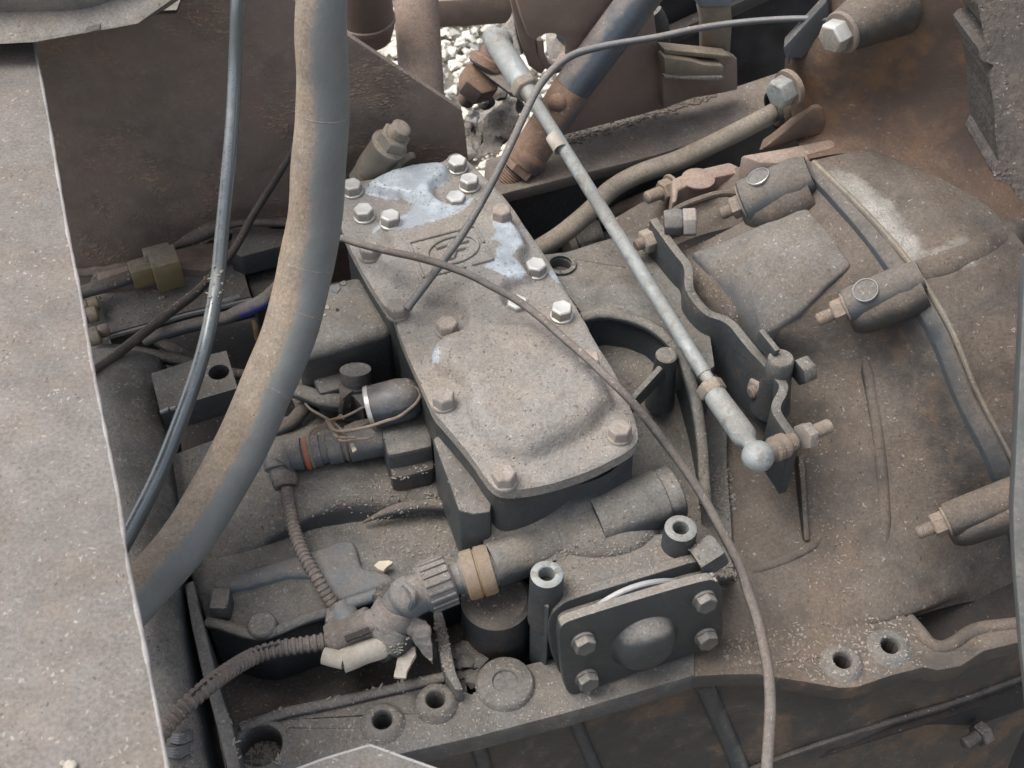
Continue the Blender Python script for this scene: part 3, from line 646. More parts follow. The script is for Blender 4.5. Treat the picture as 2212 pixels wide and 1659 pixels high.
# thin casting beads
for pl, wr in ((PTS(1868, 770, 1880, 840, 1893, 920, 1903, 1000, 1910, 1080, 1915, 1180), .0045),):
    l_ = crom([on(u, v, -.0045) for u, v in pl], 6); part(GB, 'casting_bead', B().tube(l_, taper(l_, wr * 1.7, .2, .5), 12), M['bell'])
l_ = crom([on(u, v, -.003) for u, v in PTS(1520, 1252, 1580, 1240, 1640, 1226, 1700, 1205, 1750, 1180, 1780, 1155)], 6); part(GB, 'casting_seam', B().tube(l_, taper(l_, .0065, .3, .4), 12), M['bell'])
# stud bosses
AX = Vector((.80, .56, .10)).normalized()
def stud(u, v, z0, u2, v2, z1, tipL, rb, m, ring=None):
    """boss from its left end (u,v) up the housing to (u2,v2), stud and nut standing out to the left"""
    p = W(u, v, z0); q = W(u2, v2, z1); d = (q - p); L = d.length; d.normalize()
    b = B().lathe(p, d, [(0, 0), (0, rb * .93), (.002, rb), (L * .8, rb * .98), (L, rb * .8), (L, 0)], 30); part(GB, 'stud_boss', b, m)
    root = Vector((0, -.003, -rb * .8))
    b = B().lathe(p + root + d * .004, d, [(0, 0), (0, rb * .8), (.006, rb * 1.05), (.016, rb * 1.2), (L * .7, rb * 1.32), (L, rb * 1.2), (L, 0)], 30); part(GB, 'boss_root', b, M['bell'], ang=60)
    b = B().lathe(p - d * .0025, d, [(0, 0), (0, rb * .80), (.0006, rb * .84), (.0025, rb * .84), (.0025, 0)], 26); part(GB, 'washer', b, M['stud'])
    b = B().hexa(p - d * .0025, -d, .0125, .0125, .4); o = part(GB, 'nut', b, M['stud'])
    b = B().thread(p - d * .012, -d, .0072, tipL, .0019); part(GB, 'threaded_stud', b, M['stud'])
    if ring:
        h, nn = HIT(BVHTree.FromBMesh(B().lathe(p, d, [(0, rb), (L, rb)], 40).bm), *ring)
        if h is None: h = on(*ring, .02)
        up = Vector((h - (p + d * (h - p).dot(d)))).normalized()
        b = B().lathe(h - up * .0015, up, [(0, .0120), (.0022, .0122), (.0026, .0112), (.0020, .0108), (.0018, 0)], 30); part(GB, 'machined_disc', b, M['flange'])
        b = B().lathe(h - up * .0012, up, [(0, .0122), (.0026, .0125), (.0030, .0118), (.0022, .0112)], 30); part(GB, 'bright_ring', b, M['silver'])
stud(1608, 440, .032, 1752, 376, .070, .016, .0260, M['darkpaint'], (1638, 382))
stud(1830, 664, .025, 1990, 594, .062, .020, .0190, M['darkpaint'], (1870, 627))
stud(2046, 1126, -.121, 2235, 1050, -.083, .020, .0185, M['bell'])
part(GB, 'upright_rib', B().bar(W(1726, 985, -.115), W(1738, 1168, -.166), .006, .02), M['bell'], bev=.002)
# upper small flange with stud behind the pad
b = B().patch([P3(1330, 470, -.05, 1420, 420, -.03, 1520, 385, -.01, 1640, 350, .03, 1745, 345, .06),
               P3(1340, 520, -.06, 1440, 465, -.035, 1540, 440, -.01, 1640, 420, .02, 1735, 385, .05),
               P3(1390, 570, -.07, 1480, 520, -.04, 1580, 490, -.01, 1660, 470, .02, 1735, 430, .04)], 6, 6, .001, 16)
part(GB, 'cast_shoulder', b, M['bell'], ang=80)
b = B().slab(T('f', 1440, 1050, 1560, 1000, 1780, 950, 1830, 975, 1850, 1010, 1600, 1060, 1480, 1110, 1470, 1180, 1440, 1190), .012, .05); part(GB, 'shoulder_lug', b, M['brown'], bev=.005)
p = W(*T1('f', 1430, 1110), -.01); d = Vector((-.85, -.5, 0)).normalized()
part(GB, 'washer', B().cyl(p + d * -.004, p, .017, .017, 24, .001), M['stud'])
part(GB, 'nut', B().hexa(p, d, .0135, .013, .2), M['stud'])
part(GB, 'threaded_stud', B().thread(p + d * .012, d, .0078, .022, .002), M['stud'])
b = B().lathe(W(1508, 388, .010), (0, 0, 1), [(0, .019), (.002, .019), (.003, .017), (.003, 0)], 26); part(GB, 'cast_disc', b, M['brown'])
part(GB, 'thin_lip', B().tube(crom(P3(1432, 475, .0, 1470, 448, .012, 1520, 428, .018, 1560, 418, .022, 1600, 420, .02), 5), .004, 8), M['bell'])

# ---- deck right of the cover, with the round recess
deck = PTS(1120, 560, 1172, 548, 1215, 546, 1250, 535, 1290, 522, 1350, 505, 1400, 520, 1450, 545, 1500, 600, 1530, 690, 1545, 790, 1530, 800, 1506, 800, 1480, 770, 1440, 735, 1400, 705, 1360, 690, 1310, 682, 1262, 684, 1230, 640)
hc = W(1211, 573, -.035); ring = [hc + Vector((math.cos(a), math.sin(a), 0)) * .0115 for a in (2 * math.pi * k / 22 for k in range(22))]
b = B().poly_loop(LV(deck, -.035), (0, 0, -.12), [ring]); b.bevel(.003); part(GB, 'case_deck', b, M['case'])
b = B().lathe(hc, (0, 0, 1), [(-.02, .0118), (.003, .0125), (.004, .0145), (.003, .0175), (-.002, .0185)], 28); part(GB, 'port_ring', b, M['case'])
b = B().lathe(hc, (0, 0, 1), [(-.012, 0), (-.012, .0120)], 20); part(GB, 'port_plug', b, M['case_dark'])
arc = PTS(1255, 688, 1300, 680, 1350, 686, 1400, 704, 1440, 732, 1470, 768, 1490, 820, 1505, 880, 1515, 950, 1520, 1020, 1524, 1090)
zz = [-.033 - .0 * i for i in range(5)] + [-.036, -.05, -.07, -.09, -.11, -.125]
b = B().tube(crom([W(u, v, z) for (u, v), z in zip(arc, zz)], 6), .0068, 10); part(GB, 'recess_rim', b, M['case'])
top = [W(u, v, z - .002) for (u, v), z in zip(arc, zz)]
b = B(); tt = crom(top, 5); va = [b.bm.verts.new(p) for p in tt]; vb = [b.bm.verts.new(p + Vector((0, 0, -.11))) for p in tt]
for i in range(len(tt) - 1): b.bm.faces.new((va[i], vb[i], vb[i + 1], va[i + 1]))
part(GB, 'recess_wall', b, M['case'])
b = B().patch([P3(1200, 640, -.07, 1300, 640, -.065, 1420, 700, -.068, 1560, 820, -.09), P3(1260, 800, -.095, 1360, 800, -.088, 1440, 830, -.09, 1570, 900, -.11), P3(1330, 950, -.14, 1420, 960, -.14, 1480, 980, -.14, 1570, 1010, -.145), P3(1330, 1120, -.15, 1420, 1120, -.155, 1490, 1130, -.16, 1580, 1150, -.165), P3(1330, 1260, -.17, 1420, 1260, -.17, 1490, 1260, -.175, 1580, 1260, -.18)], 5, 5, .0015, 18)
part(GB, 'recess_floor', b, M['case'], ang=80)
pt = W(1440, 765, -.025)
b = B().lathe(pt, (0, .05, -1), [(0, 0), (0, .0095), (.0015, .0112), (.02, .0118), (.08, .016), (.1, .0)], 22); part(GB, 'round_pillar', b, M['case'])
b = B().bar(W(1432, 800, -.04), W(1352, 888, -.065), .007, .02); part(GB, 'pillar_web', b, M['case'], bev=.002)

# ---- shift cover
cov = PTS(737, 395, 752, 380, 775, 389, 807, 383, 870, 366, 937, 351, 962, 344, 972, 330, 990, 326, 1008, 342, 1044, 377, 1097, 430, 1135, 489, 1181, 553, 1211, 608, 1257, 680, 1284, 733, 1317, 783, 1337, 820, 1361, 873, 1377, 918, 1379, 950, 1362, 968, 1331, 986, 1277, 1013, 1211, 1036, 1154, 1050, 1100, 1056, 1075, 1052, 1060, 1042, 1044, 1022, 1021, 986, 977, 933, 951, 903, 934, 884, 920, 850, 897, 800, 871, 743, 851, 686, 846, 668, 834, 664, 805, 620, 770, 560, 745, 510, 733, 480, 733, 430)
plat = PTS(788, 404, 856, 371, 946, 357, 972, 366, 973, 391, 941, 404, 936, 424, 956, 444, 981, 451, 1028, 429, 1048, 459, 1066, 471, 1098, 476, 1126, 504, 1146, 544, 1128, 566, 1141, 591, 1156, 612, 1116, 620, 1091, 634, 1094, 668, 1116, 680, 1153, 670, 1192, 705, 1222, 742, 1246, 770, 1257, 790, 1284, 797, 1304, 820, 1318, 853, 1330, 876, 1320, 890, 1300, 906, 1284, 933, 1220, 966, 1151, 996, 1104, 996, 1057, 983, 1037, 953, 1017, 926, 1000, 883, 1000, 853, 985, 825, 944, 814, 927, 793, 930, 760, 955, 735, 1000, 722, 1006, 690, 985, 668, 955, 664, 905, 668, 888, 640, 880, 622, 845, 620, 822, 590, 812, 560, 838, 552, 842, 528, 815, 510, 806, 504, 816, 489, 856, 481, 881, 464, 891, 444, 876, 436, 833, 431, 790, 414)
low = PTS(955, 740, 1060, 715, 1190, 712, 1240, 775, 1300, 830, 1318, 876, 1284, 925, 1220, 958, 1151, 986, 1104, 986, 1060, 970, 1030, 930, 1008, 880, 1000, 840, 945, 800, 935, 770)
p1 = T('a', 290, 400, 500, 280, 740, 230, 920, 205, 1015, 245, 1020, 335, 960, 390, 890, 410, 870, 480, 940, 565, 1030, 590, 1120, 570, 1250, 505, 1210, 620, 1100, 695, 900, 765, 760, 810, 540, 840, 490, 810, 360, 800, 390, 735, 560, 715, 670, 640, 710, 560, 640, 525, 470, 510, 290, 450)
p2 = T('a', 1430, 670, 1530, 690, 1590, 780, 1645, 880, 1655, 965, 1600, 1010, 1565, 1080, 1690, 1190, 1640, 1235, 1540, 1245, 1400, 1185, 1330, 1160, 1440, 1080, 1420, 1040, 1460, 960, 1380, 920, 1430, 850, 1400, 800)
p3 = T('a', 1860, 1130, 1930, 1110, 1990, 1200, 1950, 1230)
p4 = PTS(930, 760, 948, 755, 955, 800, 935, 800)
def xy(l): return np.array([(p.x, p.y) for p in LV(l, 0)])
def dist_in(P, poly):
    """distance to the outline, positive inside"""
    a = poly; c = np.roll(poly, -1, 0); dd = c - a
    t_ = np.clip(((P[:, None] - a) * dd).sum(2) / (dd * dd).sum(1), 0, 1)
    ds = np.sqrt((((a + t_[..., None] * dd) - P[:, None]) ** 2).sum(2)).min(1)
    x_, y_ = P[:, :1], P[:, 1:]
    cr = ((a[:, 1] > y_) != (c[:, 1] > y_)) & (x_ < (c[:, 0] - a[:, 0]) * (y_ - a[:, 1]) / (c[:, 1] - a[:, 1] + 1e-12) + a[:, 0])
    return np.where(cr.sum(1) % 2 == 1, ds, -ds)
CO = xy(cov)
def dens(l, st=.004):
    o = []
    for i in range(len(l)):
        a, c = l[i], l[(i + 1) % len(l)]; k = max(1, int(np.hypot(*(c - a)) / st)); o += [a + (c - a) * j / k for j in range(k)]
    return np.array(o)
def chaikin(l, n_=2):
    for _ in range(n_): l = np.concatenate([[l[i] * .75 + l[(i + 1) % len(l)] * .25, l[i] * .25 + l[(i + 1) % len(l)] * .75] for i in range(len(l))]).reshape(-1, 2)
    return l
CO = dens(chaikin(CO, 1)); ST = .0028
gx, gy = np.meshgrid(np.arange(CO[:, 0].min(), CO[:, 0].max(), ST), np.arange(CO[:, 1].min(), CO[:, 1].max(), ST))
gp = np.stack([gx.ravel(), gy.ravel()], 1) + np.random.RandomState(3).uniform(-.0006, .0006, (gx.size, 2))
gp = gp[dist_in(gp, CO) > ST * .8]
AL = np.concatenate([CO, gp]); nC = len(CO)
sm = lambda x, a, c: (lambda t: t * t * (3 - 2 * t))(np.clip((x - a) / (c - a), 0, 1))
PL = chaikin(xy(plat), 2); dP = dist_in(AL, PL); dL = dist_in(AL, chaikin(xy(low), 2)); dC = dist_in(AL, CO)
H = .012 * sm(dP, -.003, .0085) + .0075 * sm(dL, -.003, .015) - .0025 * sm(-dC, -.004, 0.0)
def cover_z(x, y): k = np.argmin((AL[:, 0] - x) ** 2 + (AL[:, 1] - y) ** 2); return H[k]
tri = delaunay_2d_cdt([Vector(p) for p in AL], [(i, (i + 1) % nC) for i in range(nC)], [], 1, 1e-6)
b = B(); b.keep = True
vv = [b.bm.verts.new((p[0], p[1], H[k] + .0006 * noise.fractal(Vector((p[0] * 60, p[1] * 60, 0)), 1, 2, 3))) for k, p in enumerate(AL)]
for f in tri[2]:
    if len(set(f)) == 3 and max(f) < len(vv): b.bm.faces.new([vv[i] for i in f])
vb = [b.bm.verts.new((p[0], p[1], -.015 + .0)) for p in CO]
for i in range(nC):
    j = (i + 1) % nC
    b.bm.faces.new((vv[j], vv[i], vb[i], vb[j]))
b.bm.normal_update()
if sum(f.normal.z for f in b.bm.faces) < 0: bmesh.ops.reverse_faces(b.bm, faces=b.bm.faces[:])
COVER = part(GB, 'shift_cover', b, M['cover'], ang=55)
pa = np.maximum(np.maximum(sm(dist_in(AL, xy(p1)), -.006, .006), sm(dist_in(AL, xy(p2)), -.007, .007)), np.maximum(sm(dist_in(AL, xy(p3)), -.005, .005), .7 * sm(dist_in(AL, xy(p4)), -.005, .005)))
at = COVER.data.attributes.new('paint', 'FLOAT', 'POINT')
vals = np.zeros(len(COVER.data.vertices), dtype=np.float32); vals[:len(pa)] = pa; at.data.foreach_set('value', vals)
# bolts
def bolt_mesh(m, seedh=.012, washer=True, name='bolt'):
    b = B()
    if washer: b.lathe(Vector((0, 0, 0)), (0, 0, 1), [(0, .0122), (.002, .0122), (.003, .0116), (.0034, .009)], 26)
    b.lathe(Vector((0, 0, .0025)), (0, 0, 1), [(0, .0114), (seedh * .85, .0114), (seedh, .0098), (seedh - .0006, .0072), (seedh - .0004, 0)], 6)
    b.bevel(.0006, 2, 25); me = mesh_of(b, m); me.name = name; return me
BM1 = bolt_mesh(M['zinc']); BM2 = bolt_mesh(M['bolt'])

for u, v, m in ((760, 393, 1), (988, 342, 1), (1013, 382, 1), (985, 420, 1), (785, 447, 1), (842, 461, 1), (1083, 448, 2), (797, 530, 2), (1158, 566, 1), (857, 656, 2), (1214, 660, 1), (1117, 648, 1), (965, 693, 2), (957, 850, 2), (1272, 768, 2), (1340, 920, 2), (1090, 1018, 2)):
    p_ = W(u, v + 3, .0135) - Vector((0, 0, .0135)); p_.z = max(0, max(cover_z(p_.x + dx_, p_.y + dy_) for dx_, dy_ in ((0, 0), (.006, 0), (-.006, 0), (0, .006), (0, -.006))) - .001)
    p_ = W(u, v + 3, .0135 + p_.z) - Vector((0, 0, .0135))
    inst(COVER, 'bolt', BM1 if m == 1 else BM2, p_, (rb.uniform(-.03, .03), rb.uniform(-.03, .03), 1), rb.uniform(0, 1))
# cast emblem: frame, ring and worn letters
CB = bvh(COVER)
def oc(u, v, off=.001):
    p, nn = HIT(CB, u, v, .013); return p + Vector((0, 0, off))
b = B()
fr_ = T('a', 668, 888, 1238, 742, 1398, 1030, 800, 1190)
for i in range(4):
    a, c = fr_[i], fr_[(i + 1) % 4]
    for k in range(10):
        if rb.random() < .1: continue
        q0 = (a[0] + (c[0] - a[0]) * k / 10, a[1] + (c[1] - a[1]) * k / 10); q1 = (a[0] + (c[0] - a[0]) * (k + 1) / 10, a[1] + (c[1] - a[1]) * (k + 1) / 10)
        b.tube([oc(*q0), oc(*q1)], .0016, 8)
part(COVER, 'emblem_frame', b, M['cover'])
b = B(); cx, cy = 1052, 950
pts = [oc(*T1('a', cx + 218 * math.cos(t_) - 20 * math.sin(t_), cy - 30 * math.cos(t_) + 118 * math.sin(t_))) for t_ in (2 * math.pi * k / 40 for k in range(41))]
b.tube(pts, .0016, 8); part(COVER, 'emblem_ring', b, M['cover'])
b = B()
for s_ in ((905, 935, 1040, 895, 945, 1040, 1060, 1010), (1085, 890, 1050, 1010), (1085, 892, 1180, 868), (1068, 950, 1150, 928)):
    l = T('a', *s_)
    for q0, q1 in zip(l, l[1:]): b.tube([oc(*q0), oc(*q1)], .0028, 8, flat=1.0)
part(COVER, 'emblem_letters', b, M['cover'])

# neck of the cast tower under the cover
ins = chaikin(xy(cov), 1); cc = ins.mean(0); ins = cc + (ins - cc) * .965
b = B().poly_loop([Vector((p[0], p[1], -.0145)) for p in ins], (0, 0, -.16)); part(GB, 'tower', b, M['case'], ang=50)
# side plate of the tower
b = B().slab(PTS(934, 946, 957, 934, 991, 986, 1020, 1015, 1047, 1046, 1062, 1085, 1060, 1106, 1020, 1110, 991, 1100, 971, 1046, 951, 993), -.042, .08); part(GB, 'tower_lug', b, M['case'], bev=.003)
b = B().patch([P3(1060, 1050, -.03, 1180, 1062, -.03, 1300, 1030, -.03, 1368, 975, -.025), P3(1055, 1105, -.06, 1180, 1100, -.055, 1300, 1075, -.055, 1366, 1030, -.055), P3(1045, 1165, -.085, 1180, 1150, -.075, 1290, 1130, -.072, 1380, 1090, -.075), P3(1040, 1230, -.11, 1180, 1215, -.088, 1300, 1180, -.085, 1440, 1150, -.09)], 6, 6, .001, 25)
part(GB, 'tower_apron', b, M['case'], ang=80)
# block left of the tower
b = B().slab(PTS(655, 650, 700, 612, 780, 588, 805, 632, 838, 688, 852, 712, 795, 728, 700, 756, 640, 770, 635, 700), -.035, .13); b.bevel(.012, 4); part(GB, 'selector_block', b, M['case'])
for u_, v_, s_, m_ in ((706, 664, 7, 'white'), (700, 680, 5, 'white'), (722, 622, 13, 'bluegrey'), (742, 612, 7, 'bluegrey'), (728, 668, 4, 'void')):
    fl_ = [(u_ + s_ * (1 + rb.uniform(-.4, .4)) * math.cos(k * 1.05), v_ + s_ * .7 * (1 + rb.uniform(-.4, .4)) * math.sin(k * 1.05)) for k in range(6)]
    part(GB, 'paint_flake', B().slab(fl_, -.0338, .0012), M[m_])
b = B().slab(PTS(668, 800, 740, 775, 760, 800, 752, 835, 690, 850), -.075, .08); part(GB, 'selector_foot', b, M['case'], bev=.004)

# ---- rear deck
dk = PTS(360, 1010, 560, 905, 700, 880, 940, 880, 1060, 1060, 1085, 1150, 1070, 1205, 985, 1238, 930, 1264, 870, 1270, 800, 1291, 720, 1319, 650, 1341, 600, 1362, 570, 1374, 530, 1366, 480, 1350, 445, 1340, 420, 1270, 380, 1150)
def deckz(u, v): return -.14
NG = 9
b = B().slab(dk, -.14, .13); b.bevel(.005, 3); part(GB, 'case_deck', b, M['case'])
b = B().patch([P3(330, 1000, -.137, 520, 930, -.130, 700, 885, -.125, 950, 880, -.125), P3(360, 1090, -.134, 560, 1040, -.118, 760, 1000, -.112, 1000, 990, -.118), P3(400, 1180, -.136, 580, 1130, -.121, 780, 1070, -.112, 1060, 1075, -.13), P3(430, 1260, -.152, 560, 1200, -.148, 700, 1150, -.147, 1010, 1130, -.150)], 6, 6, .002, 16)
part(GB, 'deck_hump', b, M['case'], ang=80)
b = B().patch([P3(600, 800, -.125, 740, 765, -.115, 870, 735, -.11, 930, 730, -.11), P3(630, 860, -.128, 760, 830, -.12, 880, 790, -.115, 950, 780, -.115), P3(660, 930, -.13, 780, 900, -.125, 900, 860, -.12, 980, 850, -.12)], 5, 5, .003, 30); part(GB, 'case_saddle', b, M['case'], ang=80)
l_ = (crom(P3(785, 1128, -.132, 830, 1108, -.124, 880, 1095, -.1215, 940, 1091, -.1215, 1000, 1100, -.126, 1045, 1130, -.134, 1066, 1165, -.144), 6)); part(GB, 'boss_rim', B().tube(l_, taper(l_, .006, .35, .2), 10), M['darkpaint'])
b = B().slab(PTS(455, 1253, 560, 1222, 672, 1188, 738, 1164, 764, 1164, 773, 1190, 780, 1222, 835, 1235, 862, 1252, 800, 1276, 740, 1296, 705, 1288, 690, 1240, 620, 1240, 540, 1262, 470, 1276), -.131, .02); b.bevel(.006, 3); part(GB, 'painted_rib', b, M['bluegrey'])
lip = P3(447, 1344, -.139, 480, 1352, -.139, 530, 1368, -.139, 565, 1374, -.138, 600, 1364, -.138, 650, 1342, -.138, 720, 1320, -.137, 800, 1290, -.136, 868, 1268, -.135)
part(GB, 'deck_lip', B().tube(crom(lip, 6), .006, 10), M['case'])
part(GB, 'lip_bar', B().tube(crom(P3(733, 1312, -.132, 800, 1290, -.131, 868, 1266, -.13), 4), .0062, 10), M['bluegrey'])
b = B().lathe(W(566, 1350, -.133), (0, 0, 1), [(0, .0), (-.01, .015), (0, .0145), (.003, .012), (.003, 0)], 22); part(GB, 'lip_boss', b, M['case'])
b = B().box(W(480, 1308, -.132), (.009, 0, 0), (0, .012, 0), (0, 0, .014)); part(GB, 'cast_stub', b, M['case'], bev=.003)
# joint flange at the left
jl = PTS(397, 1262, 418, 1250, 433, 1319, 463, 1433, 482, 1506, 503, 1569, 520, 1659, 530, 1720, 505, 1720, 487, 1646, 460, 1539, 437, 1459, 413, 1353)
b = B().slab(jl, -.125, .14); part(GB, 'joint_flange', b, M['flange'], bev=.003)
b = B().patch([P3(150, 760, -.11, 250, 752, -.105, 340, 770, -.125, 365, 800, -.18), P3(190, 950, -.10, 270, 940, -.095, 350, 930, -.12, 390, 950, -.18), P3(230, 1150, -.10, 310, 1130, -.095, 380, 1110, -.12, 410, 1140, -.18), P3(270, 1350, -.11, 340, 1340, -.105, 395, 1340, -.125, 425, 1350, -.18), P3(330, 1560, -.12, 390, 1560, -.12, 440, 1560, -.14, 468, 1570, -.19), P3(350, 1720, -.13, 420, 1720, -.13, 470, 1720, -.15, 500, 1720, -.2)], 6, 6, .001, 20)
part(GB, 'tail_cover', b, M['case'], ang=80)

# ---- pocket floor and wall ribs
b = B().patch([P3(420, 1290, -.235, 600, 1290, -.235, 800, 1250, -.235, 1010, 1210, -.235), P3(440, 1380, -.235, 620, 1370, -.24, 800, 1350, -.24, 1000, 1340, -.23), P3(460, 1480, -.215, 620, 1470, -.225, 800, 1430, -.225, 1000, 1420, -.21), P3(480, 1580, -.19, 620, 1560, -.195, 800, 1520, -.2, 1010, 1500, -.19)], 8, 8, .006, 30)
part(GB, 'pocket_floor', b, M['case_dark'], ang=80)
b = B().slab(PTS(932, 1290, 950, 1300, 962, 1340, 975, 1400, 985, 1450, 1002, 1488, 985, 1492, 962, 1458, 950, 1420, 940, 1360), -.165, .07); part(GB, 'pocket_rib', b, M['flange'], bev=.003)
c0 = W(1072, 1290, -.14)
b = B().lathe(c0, (.0, .02, -1), [(0, 0), (0, .030), (.004, .035), (.12, .036), (.12, 0)], 30); b.rough(0, 0, 1); part(GB, 'dark_turret', b, M['case_dark'])
b = Blobs(12)
for k in range(9): b.add(W(985 + 14 * (k % 4) + rb.uniform(-5, 5), 1405 + 30 * (k // 3) + rb.uniform(-8, 8), -.198), rb.uniform(.008, .015), .25, (1, .8, .6))
b.obj('dirt_lumps', M['case'], GB, 'stuff')

# ---- bottom flange with bosses and bored holes
fz = -.188
fl = PTS(503, 1571, 560, 1556, 617, 1536, 680, 1523, 737, 1512, 800, 1498, 870, 1480, 930, 1466, 962, 1457, 985, 1486, 1020, 1500, 1060, 1460, 1120, 1440, 1200, 1420, 1500, 1380, 1500, 1458, 1474, 1466, 1237, 1536, 1037, 1589, 861, 1629, 740, 1662, 640, 1694, 500, 1730, 487, 1646)
def circ(u, v, z, r, n_=24):
    p = W(u, v, z); return [p + Vector((math.cos(a), math.sin(a), 0)) * r for a in (2 * math.pi * k / n_ for k in range(n_))]
bosses = [(827, 1563, .0092, .0185, .008), (942, 1521, .0088, .0185, .010), (563, 1616, .0200, .0275, .006)]
b = B().poly_loop(LV(fl, fz), (0, 0, -.028), [circ(u, v, fz, r) for u, v, r, _, _ in bosses]); part(GB, 'case_flange', b, M['flange'], bev=.002)
for u, v, r, R_, h in bosses:
    p = W(u, v, fz); b = B().lathe(p, (0, 0, 1), [(-.03, r), (h - .002, r), (h, r + .0015), (h, R_ - .004), (h - .002, R_ - .001), (.0, R_ + .003)], 32); part(GB, 'bolt_boss', b, M['flange'])
    part(GB, 'bore_bottom', B().lathe(p - Vector((0, 0, .025)), (0, 0, 1), [(0, 0), (0, r)], 20), M['case_dark'])
rimf = [W(u, v, fz + .003) for u, v in PTS(520, 1574, 580, 1552, 617, 1540, 680, 1527, 737, 1515, 850, 1489, 930, 1470, 958, 1464)]
part(GB, 'flange_rim', B().tube(crom(rimf, 5), .0055, 10), M['flange'])
p = W(1091, 1479, fz); b = B().lathe(p, (0, 0, 1), [(0, .029), (.006, .027), (.007, .0255), (.007, .0125), (.0045, .0115), (.0045, 0)], 34); part(GB, 'plug_disc', b, M['flange'])
# right-hand flange
fr2 = PTS(1470, 1400, 1470, 1463, 1560, 1457, 1635, 1456, 1741, 1473, 1815, 1486, 1851, 1484, 1925, 1459, 1995, 1441, 2025, 1448, 2075, 1439, 2125, 1406, 2208, 1386, 2280, 1370, 2280, 1342, 2210, 1352, 2165, 1358, 2120, 1362, 2085, 1375, 2060, 1395, 2035, 1405, 2010, 1398, 1990, 1372, 1970, 1340, 1940, 1320, 1860, 1320, 1700, 1340, 1560, 1360)
fz2 = -.19; b2 = [(1818, 1433, .0088, .0185, .007), (1921, 1399, .0088, .0190, .005)]
b = B().poly_loop(LV(fr2, fz2), (0, 0, -.022), [circ(u, v, fz2, r) for u, v, r, _, _ in b2]); part(GB, 'bell_flange', b, M['bell'], bev=.002)
for u, v, r, R_, h in b2:
    p = W(u, v, fz2); b = B().lathe(p, (0, 0, 1), [(-.03, r), (h - .002, r), (h, r + .0015), (h, R_ - .004), (h - .002, R_ - .001), (.0, R_ + .003)], 32); part(GB, 'bolt_boss', b, M['flange'])
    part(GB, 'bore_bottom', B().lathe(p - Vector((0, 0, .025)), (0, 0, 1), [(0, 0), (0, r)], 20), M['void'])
part(GB, 'flange_lip', B().tube(crom([W(u, v, fz2 + (-.003 if u > 1970 else -.016)) for u, v in PTS(1950, 1325, 1985, 1365, 2008, 1392, 2035, 1400, 2062, 1390, 2088, 1371, 2122, 1358, 2170, 1352, 2240, 1345)], 5), .0075, 12), M['bell'])
# wall below the flange with leaning ribs
wl = [(440, 1742, -.205), (640, 1690, -.205), (861, 1624, -.205), (1037, 1584, -.205), (1237, 1531, -.205), (1474, 1461, -.205), (1635, 1449, -.201), (1815, 1478, -.201), (1995, 1434, -.201), (2208, 1380, -.201), (2320, 1350, -.201)]
tp = [W(u, v, z) for u, v, z in wl]; b = B(); n_ = 4
rowsw = [tp, [p + Vector((.0, .004, -.05)) for p in tp], [p + Vector((0, -.012, -.14)) for p in tp], [p + Vector((0, -.035, -.28)) for p in tp]]
b.patch(rowsw, 4, 6, .003, 14); wall = part(GB, 'ribbed_wall', b, M['bell'], ang=80)
WB = bvh(wall)
for l, r_ in ((PTS(1238, 1545, 1256, 1590, 1278, 1640, 1300, 1690), .007), (PTS(1522, 1480, 1548, 1540, 1575, 1600, 1600, 1660, 1615, 1700), .010), (PTS(1030, 1600, 1042, 1640, 1052, 1680), .008)):
    part(GB, 'wall_rib', B().tube(crom([HIT(WB, u, v, -.25)[0] for u, v in l], 5), r_, 10), M['case'])
pan = []
for u, v in PTS(1540, 1700, 1640, 1655, 1760, 1612, 1900, 1565, 2050, 1520, 2190, 1470, 2250, 1450):
    h = WB.ray_cast(CAM, ray(u, v).normalized())[0]; pan.append((h if h is not None else WD(u, v, 1.2)) - ray(u, v) * .004)
part(GB, 'pan_rim', B().tube(crom(pan, 5), .0032, 8), M['case_dark'])
b = B(); q = [p + Vector((.02, -.002, -.012)) for p in pan]; b.poly_loop(q + [p + Vector((.05, .01, -.25)) for p in q[::-1]], (0, .02, 0)); part(GB, 'pan_face', b, M['void'])  # near-black sheet painted as the dark space below the pan rim
h = WB.ray_cast(CAM, ray(2128, 1580).normalized())[0]; p = (h if h is not None else WD(2128, 1580, 1.1)) - ray(2128, 1580) * .03; d = Vector((-.85, -.5, 0)).normalized()
part(GB, 'nut', B().hexa(p, d, .013, .012, .2), M['case_dark']); part(GB, 'threaded_stud', B().thread(p + d * .011, d, .0075, .02, .002), M['case_dark'])

# ---- selector housing in front of the tower, with its end plate
A18 = R(18); AXP = Vector((math.cos(A18), math.sin(A18), 0)); FN = Vector((math.sin(A18), -math.cos(A18), .12)).normalized()
P0 = W(1385, 1305, -.080)
def FP(u, v, off=0.0): return WP(u, v, P0 - FN * off, FN)
def rnd(pts, n_=3):
    a = np.array(pts); return [tuple(p) for p in chaikin(a, n_)]
plate = T('g', 395, 1165, 420, 1115, 480, 1085, 800, 985, 1150, 880, 1440, 800, 1490, 812, 1520, 840, 1535, 900, 1540, 1100, 1535, 1200, 1500, 1250, 1460, 1275, 1200, 1370, 800, 1500, 540, 1600, 480, 1605, 445, 1570, 425, 1480, 405, 1320)
pc = np.array(plate).mean(0)
EP = part(GB, 'end_plate', B().poly_loop([FP(u, v) for u, v in rnd(plate, 1)], -FN * .010, cap=True), M['frontplate'], bev=.0014)
